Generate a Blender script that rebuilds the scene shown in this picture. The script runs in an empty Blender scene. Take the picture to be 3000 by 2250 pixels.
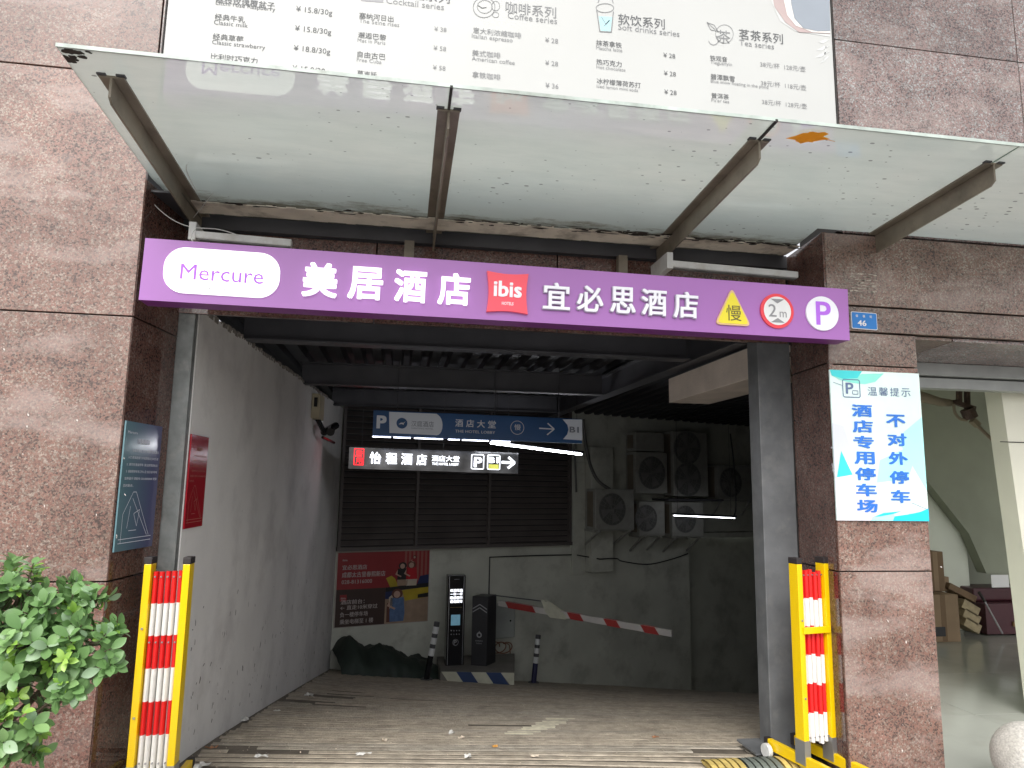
import bpy, bmesh, math, random
from mathutils import Vector, Matrix
random.seed(7)
S = bpy.context.scene
COL = S.collection
# ------------------------------------------------------------------ camera
CM = ((0.9874488212702227, -0.1571237948516699, 0.01602930015497267),
      (0.0383851926309281, 0.14030078297450352, -0.9893645775362225),
      (0.15320379355203448, 0.9775621736688422, 0.14457106990374657))
FPX = 2039.6556515144694
EYE = Vector((0, 0, 1.6))
cam = bpy.data.objects.new('camera', bpy.data.cameras.new('camera'))
COL.objects.link(cam)
R_, D_, F_ = [Vector(r) for r in CM]
m = Matrix.Identity(4)
for i in range(3):
    m[i][0] = R_[i]; m[i][1] = -D_[i]; m[i][2] = -F_[i]; m[i][3] = EYE[i]
cam.matrix_world = m
cam.data.sensor_width = 36; cam.data.lens = FPX / 3000 * 36
cam.data.clip_end = 500; cam.data.clip_start = 0.05
S.camera = cam
# ------------------------------------------------------------------ world, sun, exposure
SUN_EL, SUN_AZ = math.radians(46), math.radians(200)
W = bpy.data.worlds.new('World'); S.world = W; W.use_nodes = True
nt = W.node_tree; nt.nodes.clear()
sky = nt.nodes.new('ShaderNodeTexSky'); sky.sky_type = 'NISHITA'; sky.sun_disc = False
sky.sun_elevation = SUN_EL; sky.sun_rotation = SUN_AZ
sky.air_density = 1.0; sky.dust_density = 4.0; sky.ozone_density = 1.0
hs = nt.nodes.new('ShaderNodeHueSaturation'); hs.inputs['Saturation'].default_value = 0.16
bg = nt.nodes.new('ShaderNodeBackground'); bg.inputs['Strength'].default_value = 0.15
wo = nt.nodes.new('ShaderNodeOutputWorld')
nt.links.new(sky.outputs[0], hs.inputs['Color']); nt.links.new(hs.outputs[0], bg.inputs[0]); nt.links.new(bg.outputs[0], wo.inputs[0])
sl = bpy.data.lights.new('sun', 'SUN'); sl.energy = 0.6; sl.angle = math.radians(30); sl.color = (1, .97, .93)
sun = bpy.data.objects.new('sun', sl); COL.objects.link(sun)
# direction the light comes from (in front of the facade, high)
sd = Vector((math.sin(SUN_AZ) * math.cos(SUN_EL), math.cos(SUN_AZ) * math.cos(SUN_EL), math.sin(SUN_EL)))
sun.rotation_euler = sd.to_track_quat('Z', 'Y').to_euler()
S.view_settings.view_transform = 'Standard'; S.view_settings.look = 'None'
S.view_settings.gamma = 1; S.view_settings.use_curve_mapping = False
S.view_settings.exposure = 0.9
S.cycles.max_bounces = 8; S.cycles.transparent_max_bounces = 12
S.cycles.use_denoising = True

# ------------------------------------------------------------------ helpers
class Fr:
    """a flat frame: origin, right, up, normal (towards the viewer of that face)"""
    def __init__(s, o, r, u=(0, 0, 1)):
        s.o = Vector(o); s.r = Vector(r).normalized(); s.u = Vector(u).normalized(); s.n = s.r.cross(s.u).normalized()
    def p(s, u, v, d=0.0): return s.o + s.r * u + s.u * v + s.n * d
    def at(s, px, py):
        """where the sight line through a point of the photograph meets this plane"""
        v = R_ * ((px - 1500) / FPX) + D_ * ((py - 1125) / FPX) + F_
        t = (s.o - EYE).dot(s.n) / v.dot(s.n); w = EYE + v * t - s.o
        return (w.dot(s.r), w.dot(s.u))

def ray(px, py, axis, val):
    v = R_ * ((px - 1500) / FPX) + D_ * ((py - 1125) / FPX) + F_
    t = (val - EYE[axis]) / v[axis]
    return EYE + v * t

class MB:
    def __init__(s): s.v = []; s.f = []; s.m = []
    def add(s, vs, fs, mi=0):
        b = len(s.v); s.v += [Vector(x) for x in vs]
        for f in fs: s.f.append(tuple(i + b for i in f)); s.m.append(mi)
        return s
    def box(s, fr, u0, u1, v0, v1, d0, d1, mi=0):
        P = [fr.p(u, v, d) for d in (d0, d1) for v in (v0, v1) for u in (u0, u1)]
        return s.add(P, [(0, 2, 3, 1), (4, 5, 7, 6), (0, 1, 5, 4), (2, 6, 7, 3), (0, 4, 6, 2), (1, 3, 7, 5)], mi)
    def b(s, x0, x1, y0, y1, z0, z1, mi=0):
        return s.box(FX, x0, x1, z0, z1, -y1, -y0, mi)
    def prism(s, fr, pts, d0, d1, mi=0):
        n = len(pts); a = 0
        for i in range(n): a += pts[i][0] * pts[(i + 1) % n][1] - pts[(i + 1) % n][0] * pts[i][1]
        if a < 0: pts = pts[::-1]
        V = [fr.p(u, v, d0) for u, v in pts] + [fr.p(u, v, d1) for u, v in pts]
        F = [tuple(range(n - 1, -1, -1)), tuple(range(n, 2 * n))] + [(i, (i + 1) % n, (i + 1) % n + n, i + n) for i in range(n)]
        return s.add(V, F, mi)
    def flat(s, fr, pts, d, mi=0):
        n = len(pts); a = 0
        for i in range(n): a += pts[i][0] * pts[(i + 1) % n][1] - pts[(i + 1) % n][0] * pts[i][1]
        if a < 0: pts = pts[::-1]
        return s.add([fr.p(u, v, d) for u, v in pts], [tuple(range(n))], mi)
    def ring(s, fr, pts_o, pts_i, d0, d1, mi=0):
        n = len(pts_o)
        for i in range(n):
            j = (i + 1) % n
            s.prism(fr, [pts_o[i], pts_o[j], pts_i[j], pts_i[i]], d0, d1, mi)
        return s
    def beam(s, a, b, w, h, mi=0, up=(0, 0, 1)):
        a = Vector(a); b = Vector(b); d = (b - a).normalized(); up = Vector(up)
        r = d.cross(up).normalized(); u = r.cross(d).normalized()
        P = [q + r * x * w / 2 + u * y * h / 2 for q in (a, b) for x, y in ((-1, -1), (1, -1), (1, 1), (-1, 1))]
        return s.add(P, [(3, 2, 1, 0), (4, 5, 6, 7), (0, 1, 5, 4), (1, 2, 6, 5), (2, 3, 7, 6), (3, 0, 4, 7)], mi)
    def tube(s, pts, r, seg=8, mi=0, r2=None, cap=True):
        pts = [Vector(p) for p in pts]; rings = []; n = len(pts); b = len(s.v)
        t0 = (pts[1] - pts[0]).normalized(); ref = Vector((0, 0, 1)) if abs(t0.z) < .9 else Vector((1, 0, 0))
        x = t0.cross(ref).normalized()
        for i, p in enumerate(pts):
            t = (pts[min(i + 1, n - 1)] - pts[max(i - 1, 0)]).normalized()
            x = (x - t * x.dot(t)).normalized(); y = t.cross(x)
            rr = r if r2 is None else r + (r2 - r) * i / (n - 1)
            for k in range(seg):
                a = 2 * math.pi * k / seg; s.v.append(p + x * math.cos(a) * rr + y * math.sin(a) * rr)
        for i in range(n - 1):
            for k in range(seg):
                k2 = (k + 1) % seg
                s.f.append((b + i * seg + k, b + i * seg + k2, b + (i + 1) * seg + k2, b + (i + 1) * seg + k)); s.m.append(mi)
        if cap:
            s.f.append(tuple(b + k for k in range(seg - 1, -1, -1))); s.m.append(mi)
            s.f.append(tuple(b + (n - 1) * seg + k for k in range(seg))); s.m.append(mi)
        return s
    def sphere(s, c, r, nu=32, nv=18, mi=0, zmin=None):
        b = len(s.v); c = Vector(c)
        for j in range(nv + 1):
            th = math.pi * j / nv
            for i in range(nu):
                a = 2 * math.pi * i / nu
                s.v.append(c + Vector((math.sin(th) * math.cos(a), math.sin(th) * math.sin(a), math.cos(th))) * r)
        for j in range(nv):
            for i in range(nu):
                i2 = (i + 1) % nu
                s.f.append((b + j * nu + i, b + (j + 1) * nu + i, b + (j + 1) * nu + i2, b + j * nu + i2)); s.m.append(mi)
        return s
    def mesh(s, name, mats, o=Vector((0, 0, 0)), smooth=False):
        me = bpy.data.meshes.new(name)
        me.from_pydata([tuple(v - o) for v in s.v], [], s.f)
        for mt in (mats if isinstance(mats, (list, tuple)) else [mats]): me.materials.append(mt)
        for p, mi in zip(me.polygons, s.m): p.material_index = mi; p.use_smooth = smooth
        me.update(); return me

FX = Fr((0, 0, 0), (1, 0, 0))
def props(o, label=None, cat=None, group=None, kind=None):
    if label: o['label'] = label
    if cat: o['category'] = cat
    if group: o['group'] = group
    if kind: o['kind'] = kind
    return o
def bev(o, w, seg=2):
    md = o.modifiers.new('bevel', 'BEVEL'); md.width = w; md.segments = seg; md.limit_method = 'ANGLE'; md.angle_limit = math.radians(40)
    return o
def thing(name, loc, label, cat, group=None):
    o = bpy.data.objects.new(name, None); COL.objects.link(o); o.location = loc; o.empty_display_size = .1
    return props(o, label, cat, group)
def absloc(o):
    v = Vector((0, 0, 0))
    while o: v = v + o.location; o = o.parent
    return v
def part(name, mb, mats, parent=None, bevel=0, smooth=False, label=None, kind=None, cat=None, group=None, loc=None):
    """mesh object from world coordinates; children are stored relative to the parent's base"""
    base = absloc(parent) if parent else Vector((0, 0, 0))
    own = Vector(loc) if loc is not None else base
    o = bpy.data.objects.new(name, mb.mesh(name, mats, own, smooth)); COL.objects.link(o)
    if parent: o.parent = parent
    o.location = own - base
    if bevel: bev(o, bevel)
    return props(o, label, cat, group, kind)
def solo(name, mb, mats, label, cat, group=None, bevel=0, smooth=False, kind=None):
    lo = Vector([min(v[i] for v in mb.v) for i in range(3)]); hi = Vector([max(v[i] for v in mb.v) for i in range(3)])
    return part(name, mb, mats, None, bevel, smooth, label, kind, cat, group, loc=((lo.x + hi.x) / 2, (lo.y + hi.y) / 2, lo.z))

# ------------------------------------------------------------------ materials
def N(nt, t, **k):
    n = nt.nodes.new(t)
    for a, b in k.items(): setattr(n, a, b)
    return n
def mat(name, c, rough=.6, metal=0, var=.12, vscale=3.0, bump=0, bscale=60, emit=None, estr=0, spec=.5, dirt=None, dscale=2, damt=.5, coat=0, detail=6):
    M = bpy.data.materials.new(name); M.use_nodes = True; t = M.node_tree; p = t.nodes['Principled BSDF']
    p.inputs['Roughness'].default_value = rough; p.inputs['Metallic'].default_value = metal
    p.inputs['Specular IOR Level'].default_value = spec; p.inputs['Coat Weight'].default_value = coat
    c4 = (*c, 1)
    tc = N(t, 'ShaderNodeTexCoord')
    src = None
    if var or dirt:
        no = N(t, 'ShaderNodeTexNoise'); no.inputs['Scale'].default_value = vscale; no.inputs['Detail'].default_value = detail
        t.links.new(tc.outputs['Object'], no.inputs['Vector'])
        mx = N(t, 'ShaderNodeMix', data_type='RGBA')
        mr = N(t, 'ShaderNodeMapRange'); mr.inputs[1].default_value = .3; mr.inputs[2].default_value = .7
        t.links.new(no.outputs['Fac'], mr.inputs[0]); t.links.new(mr.outputs[0], mx.inputs['Factor'])
        mx.inputs['A'].default_value = tuple(x * (1 - var) for x in c) + (1,); mx.inputs['B'].default_value = tuple(min(1, x * (1 + var)) for x in c) + (1,)
        src = mx.outputs['Result']
        if dirt:
            n2 = N(t, 'ShaderNodeTexNoise'); n2.inputs['Scale'].default_value = dscale; n2.inputs['Detail'].default_value = 9; n2.inputs['Roughness'].default_value = .65
            t.links.new(tc.outputs['Object'], n2.inputs['Vector'])
            r2 = N(t, 'ShaderNodeMapRange'); r2.inputs[1].default_value = .5; r2.inputs[2].default_value = .75; r2.inputs[4].default_value = damt
            t.links.new(n2.outputs['Fac'], r2.inputs[0])
            m2 = N(t, 'ShaderNodeMix', data_type='RGBA'); m2.inputs['B'].default_value = (*dirt, 1)
            t.links.new(src, m2.inputs['A']); t.links.new(r2.outputs[0], m2.inputs['Factor']); src = m2.outputs['Result']
        t.links.new(src, p.inputs['Base Color'])
    else: p.inputs['Base Color'].default_value = c4
    if bump:
        nb = N(t, 'ShaderNodeTexNoise'); nb.inputs['Scale'].default_value = bscale; nb.inputs['Detail'].default_value = 5
        t.links.new(tc.outputs['Object'], nb.inputs['Vector'])
        bn = N(t, 'ShaderNodeBump'); bn.inputs['Strength'].default_value = bump; bn.inputs['Distance'].default_value = .01
        t.links.new(nb.outputs['Fac'], bn.inputs['Height']); t.links.new(bn.outputs[0], p.inputs['Normal'])
    if emit:
        p.inputs['Emission Color'].default_value = (*emit, 1); p.inputs['Emission Strength'].default_value = estr
    return M

def granite(name, tint=(1, 1, 1), rough=.3, wash=.0, seed=0.0):
    M = bpy.data.materials.new(name); M.use_nodes = True; t = M.node_tree; p = t.nodes['Principled BSDF']; L = t.links.new
    tc = N(t, 'ShaderNodeTexCoord'); oi = N(t, 'ShaderNodeObjectInfo')
    of = N(t, 'ShaderNodeVectorMath', operation='SCALE'); of.inputs[0].default_value = (7.1, 3.3, 5.7); L(oi.outputs['Random'], of.inputs['Scale'])
    ad = N(t, 'ShaderNodeVectorMath', operation='ADD'); L(tc.outputs['Object'], ad.inputs[0]); L(of.outputs[0], ad.inputs[1])
    vo = N(t, 'ShaderNodeTexVoronoi'); vo.inputs['Scale'].default_value = 120; L(ad.outputs[0], vo.inputs['Vector'])
    sp = N(t, 'ShaderNodeSeparateColor'); L(vo.outputs['Color'], sp.inputs[0])
    big = N(t, 'ShaderNodeTexNoise'); big.inputs['Scale'].default_value = 5.5; big.inputs['Detail'].default_value = 9; big.inputs['Roughness'].default_value = .72; L(ad.outputs[0], big.inputs['Vector'])
    # cell value pushed around by slower noise so that colours cluster
    a1 = N(t, 'ShaderNodeMath', operation='MULTIPLY_ADD'); L(big.outputs['Fac'], a1.inputs[0]); a1.inputs[1].default_value = 1.6; a1.inputs[2].default_value = -.8
    a2 = N(t, 'ShaderNodeMath', operation='ADD'); L(sp.outputs[0], a2.inputs[0]); L(a1.outputs[0], a2.inputs[1])
    rp = N(t, 'ShaderNodeValToRGB'); L(a2.outputs[0], rp.inputs[0]); e = rp.color_ramp; e.interpolation = 'LINEAR'
    cols = [(0, (.07, .05, .045)), (.14, (.13, .09, .078)), (.3, (.17, .105, .088)), (.52, (.225, .125, .103)), (.72, (.22, .155, .13)), (.88, (.20, .17, .145)), (1, (.30, .255, .225))]
    while len(e.elements) < len(cols): e.elements.new(.5)
    for el, (q, c) in zip(e.elements, cols): el.position = q; el.color = (c[0] * tint[0], c[1] * tint[1], c[2] * tint[2], 1)
    fine = N(t, 'ShaderNodeTexNoise'); fine.inputs['Scale'].default_value = 260; fine.inputs['Detail'].default_value = 3; L(ad.outputs[0], fine.inputs['Vector'])
    fm = N(t, 'ShaderNodeMapRange'); fm.inputs[1].default_value = .3; fm.inputs[2].default_value = .7; fm.inputs[3].default_value = .65; fm.inputs[4].default_value = 1.35; L(fine.outputs['Fac'], fm.inputs[0])
    mu = N(t, 'ShaderNodeVectorMath', operation='SCALE'); L(rp.outputs[0], mu.inputs[0]); L(fm.outputs[0], mu.inputs['Scale'])
    # pale dusty streaks, stretched sideways
    mp = N(t, 'ShaderNodeMapping'); mp.inputs['Scale'].default_value = (.8, .8, 2.6); L(ad.outputs[0], mp.inputs[0])
    st = N(t, 'ShaderNodeTexNoise'); st.inputs['Scale'].default_value = 1.7; st.inputs['Detail'].default_value = 8; st.inputs['Roughness'].default_value = .6; L(mp.outputs[0], st.inputs['Vector'])
    sr = N(t, 'ShaderNodeMapRange'); sr.inputs[1].default_value = .50; sr.inputs[2].default_value = .62; sr.inputs[4].default_value = .12 + wash; L(st.outputs['Fac'], sr.inputs[0])
    tv = N(t, 'ShaderNodeMapRange'); tv.inputs[3].default_value = .84; tv.inputs[4].default_value = 1.12; L(oi.outputs['Random'], tv.inputs[0])
    bl = N(t, 'ShaderNodeTexNoise'); bl.inputs['Scale'].default_value = 2.3; bl.inputs['Detail'].default_value = 7; bl.inputs['Roughness'].default_value = .7; L(ad.outputs[0], bl.inputs['Vector'])
    bm2 = N(t, 'ShaderNodeMapRange'); bm2.inputs[1].default_value = .3; bm2.inputs[2].default_value = .7; bm2.inputs[3].default_value = .76; bm2.inputs[4].default_value = 1.2; L(bl.outputs['Fac'], bm2.inputs[0])
    tm = N(t, 'ShaderNodeMath', operation='MULTIPLY'); L(tv.outputs[0], tm.inputs[0]); L(bm2.outputs[0], tm.inputs[1])
    mu2 = N(t, 'ShaderNodeVectorMath', operation='SCALE'); L(mu.outputs[0], mu2.inputs[0]); L(tm.outputs[0], mu2.inputs['Scale'])
    mx = N(t, 'ShaderNodeMix', data_type='RGBA'); mx.inputs['B'].default_value = (.40, .32, .29, 1); L(mu2.outputs[0], mx.inputs['A']); L(sr.outputs[0], mx.inputs['Factor'])
    L(mx.outputs['Result'], p.inputs['Base Color'])
    rr = N(t, 'ShaderNodeMapRange'); rr.inputs[3].default_value = rough; rr.inputs[4].default_value = rough + .25; L(sr.outputs[0], rr.inputs[0]); L(rr.outputs[0], p.inputs['Roughness'])
    return M

G_FACE = granite('pink_granite', (.98, .91, .86), .30, .32)
G_LOW = granite('dark_pink_granite', (.92, .78, .73), .24, .06)
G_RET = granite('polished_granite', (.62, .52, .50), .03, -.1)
G_TAN = granite('tan_granite', (.96, 1.0, .95), .3, .22)
G_SKYGREY = granite('sky_grey_granite', (.95, 1.10, 1.22), .2, .12)  # sky mirrored by the upper wall is put into this tint
JOINT = mat('dark_joint', (.03, .027, .025), .8)
WHITEBOARD = mat('white_vinyl', (.47, .475, .46), .45, var=.03, vscale=1)
INK = mat('grey_ink', (.10, .105, .11), .6, var=0)
INK2 = mat('pale_grey_ink', (.21, .215, .22), .6, var=0)
STEEL = mat('bronze_painted_steel', (.21, .18, .135), .42, var=.15, vscale=6, dirt=(.05, .035, .025), dscale=5, damt=.6)
DKSTEEL = mat('dark_steel', (.055, .055, .06), .5, var=.2, vscale=4)
POSTM = mat('grey_painted_post', (.13, .135, .14), .45, var=.25, vscale=5, dirt=(.25, .25, .24), dscale=9, damt=.4)
POSTL = mat('cement_post', (.17, .18, .175), .5, var=.3, vscale=12, dirt=(.3, .29, .27), dscale=14, damt=.6)
PLASTER = mat('grey_plaster', (.82, .80, .775), .75, var=.07, vscale=1.6, bump=.25, bscale=18, dirt=(.40, .37, .36), dscale=1.4, damt=.5)
PLASTER2 = mat('dingy_plaster', (.55, .56, .49), .8, var=.12, vscale=1.5, bump=.2, bscale=18, dirt=(.16, .15, .12), dscale=1.8, damt=.6)
DARKWALL = mat('dark_wall', (.10, .10, .10), .8, var=.2, vscale=2)
DECK = mat('black_deck', (.03, .03, .034), .55, var=.2)
SLAT = mat('dark_louvre_slat', (.11, .095, .09), .5, var=.15)
PURPLE = mat('purple_acrylic', (.30, .115, .37), .3, var=.12, vscale=.7, emit=(.42, .17, .46), estr=.09, detail=2)
PURPLE_D = mat('purple_edge', (.20, .035, .22), .35, var=.1)
WLIT = mat('lit_white_acrylic', (.85, .85, .85), .35, var=0, emit=(1, 1, 1), estr=.45)
WLET = mat('white_letter_acrylic', (.8, .8, .85), .35, var=0, emit=(.95, .95, 1), estr=.06)
WEDGE = mat('letter_grey_edge', (.42, .35, .48), .4, var=0)
VIOLET = mat('violet_print', (.42, .13, .70), .5, var=0, emit=(.4, .13, .7), estr=.1)
GREYL = mat('grey_print', (.30, .30, .33), .5, var=0)
REDSQ = mat('coral_red_acrylic', (.70, .05, .09), .35, var=.04, emit=(.9, .12, .12), estr=.12)
YEL = mat('yellow_acrylic', (.80, .68, .03), .4, var=.03, emit=(.9, .8, .05), estr=.03)
ORNG = mat('yellow_border', (.75, .5, .25), .4, var=0)
RED = mat('sign_red', (.75, .05, .07), .4, var=0, emit=(.8, .06, .08), estr=.05)
GREYM = mat('mid_grey_print', (.28, .28, .29), .5, var=0)
BROWNINK = mat('brown_ink', (.12, .10, .03), .5, var=0)
PLATE = mat('plate_blue', (.02, .20, .58), .4, var=.04)
WHITEP = mat('white_paint', (.8, .8, .8), .4, var=.03)

# ------------------------------------------------------------------ text
_tc = {}
def text(s, fr, u, v, h=None, w=None, d=.002, ext=0.0, bold=0.0, m=INK, parent=None, name='lettering', box=False, shear=0, spacing=1.0, label=None, smooth=False):
    """lettering mesh; box=True fits the ink exactly to w x h with its lower left corner at (u, v)"""
    cu = bpy.data.curves.new('t', 'FONT'); cu.body = s; cu.size = 1; cu.resolution_u = 2 if len(s) > 3 else 4
    cu.space_character = spacing; cu.shear = shear; cu.fill_mode = 'FRONT'; cu.offset = 0
    if ext: cu.extrude = .5; cu.fill_mode = 'BOTH'
    ob = bpy.data.objects.new('t', cu)
    me = bpy.data.meshes.new_from_object(ob)
    bpy.data.objects.remove(ob); bpy.data.curves.remove(cu)
    xs = [q.co.x for q in me.vertices]; ys = [q.co.y for q in me.vertices]
    if not xs: return None
    x0, x1, y0, y1 = min(xs), max(xs), min(ys), max(ys)
    if box: sx = w / (x1 - x0); sy = h / (y1 - y0); ox, oy = x0, y0
    elif w: sx = w / (x1 - x0); sy = sx if h is None else h; ox, oy = x0, 0
    else: sx = sy = h; ox, oy = x0, 0
    base = absloc(parent) if parent else Vector((0, 0, 0))
    b = max(0, bold) * .75; W_, H_ = max(x1 - x0, 1e-6), max(y1 - y0, 1e-6)
    offs = [(0, 0)] if b < .006 else ([(-b, 0), (b, 0)] if b < .012 else [(-b, -b * .7), (b, -b * .7), (b, b * .7), (-b, b * .7)])
    co = [q.co.copy() for q in me.vertices]; fs = [tuple(p_.vertices) for p_ in me.polygons]
    V, F = [], []
    for k, (bx_, by_) in enumerate(offs):
        n0 = len(V)
        fx = W_ / (W_ + 2 * b) if box and b >= .006 else 1; fy = H_ / (H_ + 2 * b * .7) if box and b >= .012 else 1
        for c in co:
            xx = (c.x - ox - W_ / 2) * fx + W_ / 2 + bx_ * fx if box else c.x - ox + bx_
            yy = (c.y - oy - H_ / 2) * fy + H_ / 2 + by_ * fy if box else c.y - oy + by_
            V.append(tuple(fr.p(u + xx * sx, v + yy * sy, d + (c.z * ext if ext else 0) + k * .00025) - base))
        F += [tuple(i + n0 for i in f) for f in fs]
    bpy.data.meshes.remove(me); me = bpy.data.meshes.new(name); me.from_pydata(V, [], F); me.materials.append(m); me.update()
    o = bpy.data.objects.new(name, me); COL.objects.link(o)
    if parent: o.parent = parent
    if label: o['label'] = label
    return o
def ptext(s, fr, x0, yb, x1, **k):
    """lettering from its left baseline point to its right end, in points of the photograph"""
    a = fr.at(x0, yb); b = fr.at(x1, yb)
    return text(s, fr, a[0], a[1], w=b[0] - a[0], **k)
def cbox(s, fr, x0, y0, x1, y1, **k):
    """one character filling the box whose corners lie at these points"""
    a = fr.at((x0 + x1) / 2 - (x1 - x0) / 2, (y0 + y1) / 2); b = fr.at(x1, (y0 + y1) / 2)
    c = fr.at((x0 + x1) / 2, y1); e = fr.at((x0 + x1) / 2, y0)
    return text(s, fr, a[0], c[1], h=e[1] - c[1], w=b[0] - a[0], box=True, **k)
def rrect(u0, u1, v0, v1, r, n=8):
    P = []
    for cx, cy, a0 in ((u1 - r, v1 - r, 0), (u0 + r, v1 - r, 90), (u0 + r, v0 + r, 180), (u1 - r, v0 + r, 270)):
        for k in range(n + 1):
            a = math.radians(a0 + 90 * k / n); P.append((cx + r * math.cos(a), cy + r * math.sin(a)))
    return P
def circ(cu, cv, r, n=40, ry=None): return [(cu + r * math.cos(2 * math.pi * k / n), cv + (ry or r) * math.sin(2 * math.pi * k / n)) for k in range(n)]

F0 = 3.8     # facade plane
# ================================================================== ground and street
g = MB(); g.flat(Fr((0, 0, 0), (1, 0, 0), (0, 1, 0)), [(-60, -60), (60, -60), (60, 4.02), (-60, 4.02)], -.004)
GROUND = mat('pavement_stone', (.27, .26, .25), .7, var=.2, vscale=2, bump=.3, bscale=30, dirt=(.15, .14, .13), dscale=3)
part('pavement', g, GROUND, kind='structure', label='grey pavement in front of the garage entrance')

# ================================================================== granite facade
fac = thing('granite_facade', (0, F0, 0), 'reddish brown polished granite facade of large jointed slabs round the garage entrance', 'facade')
back = MB()
back.b(-8, -1.44, F0 + .03, 4.25, 0, 9)            # left mass behind the slabs
back.b(-1.44, 2.66, F0 + .06, 4.6, 3.74, 9); back.b(2.66, 10, F0 + .03, 4.25, 3.22, 9)
part('backing', back, JOINT, fac)
def slab(u0, u1, z0, z1, m, fr=FX, d=-F0, th=.028, name='granite_panel', g_=.004):
    b = MB().box(fr, u0 + g_, u1 - g_, z0 + g_, z1 - g_, d - th, d + random.uniform(-.0015, .0015))
    return part(name, b, m, fac, bevel=.002, loc=fr.p((u0 + u1) / 2, z0, d))
zs = [-.24, 1.10, 2.44, 3.785, 5.12, 6.45, 7.8]
for i in range(6):
    slab(-1.405 - 1.75, -1.405, max(0, zs[i]), zs[i + 1], G_FACE if i else G_LOW); slab(-1.405 - 3.5, -1.405 - 1.75, max(0, zs[i]), zs[i + 1], G_FACE); slab(-6.7, -4.905, max(0, zs[i]), zs[i + 1], G_FACE)
# upper wall over the canopy, behind and beside the menu board
for x0, x1 in ((-1.405, 0), (0, 1.33), (1.33, 2.69)):
    for z0, z1 in ((3.72, 4.52), (4.52, 5.86), (5.86, 7.2)): slab(x0, x1, z0, z1, G_SKYGREY)
for x0, x1 in ((2.69, 4.06), (4.06, 5.43), (5.43, 6.8), (6.8, 8.2)):
    for z0, z1 in ((3.20, 4.52), (4.52, 5.86), (5.86, 7.2)): slab(x0, x1, z0, z1, G_SKYGREY)
    slab(x0 if x0 > 2.7 else 2.545, x1, 2.735, 3.195, G_TAN)
    slab(x0 if x0 > 2.7 else 2.545, x1, 2.57, 2.731, G_TAN)
# the right pillar
for z0, z1 in ((0, 1.138), (1.138, 2.36), (2.36, 2.565)): slab(2.535, 3.135, z0, z1, G_TAN if z0 > 2 else G_FACE)
part('pillar_core', MB().b(2.60, 3.13, F0 + .028, 4.30, 0, 2.56), JOINT, fac)
# returns of the entrance (polished, they mirror the barriers)
RL = Fr((-1.405, F0 + .001, 0), (.07, .5, 0)); RR = Fr((2.585, 4.30, 0), (-.05, -.5, 0))
LW = math.hypot(.07, .5); RW = math.hypot(.05, .5)
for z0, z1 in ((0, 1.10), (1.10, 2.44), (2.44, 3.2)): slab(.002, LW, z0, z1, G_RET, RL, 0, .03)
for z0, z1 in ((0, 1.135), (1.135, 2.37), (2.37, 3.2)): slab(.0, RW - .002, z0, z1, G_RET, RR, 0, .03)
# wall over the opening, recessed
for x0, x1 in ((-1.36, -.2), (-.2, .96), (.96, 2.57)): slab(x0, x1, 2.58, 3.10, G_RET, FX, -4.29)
# soffit of the right lintel
SOF = Fr((0, F0, 2.57), (1, 0, 0), (0, 1, -.06))
for x0, x1 in ((2.6, 3.42), (3.42, 4.5), (4.5, 5.6), (5.6, 6.8)): slab(x0, x1, .03, .6, G_TAN if x0 < 3 else G_SKYGREY, Fr((0, F0, 2.57), (1, 0, 0), (0, 1, -.06)), 0, .02)
part('channel', MB().b(-1.35, 2.56, 4.255, 4.30, 3.105, 3.19), DKSTEEL, fac)
for x in (.0, 1.38):
    part('bracket', MB().b(x - .03, x + .03, 4.21, 4.26, 2.70, 3.10), STEEL, fac)

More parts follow.
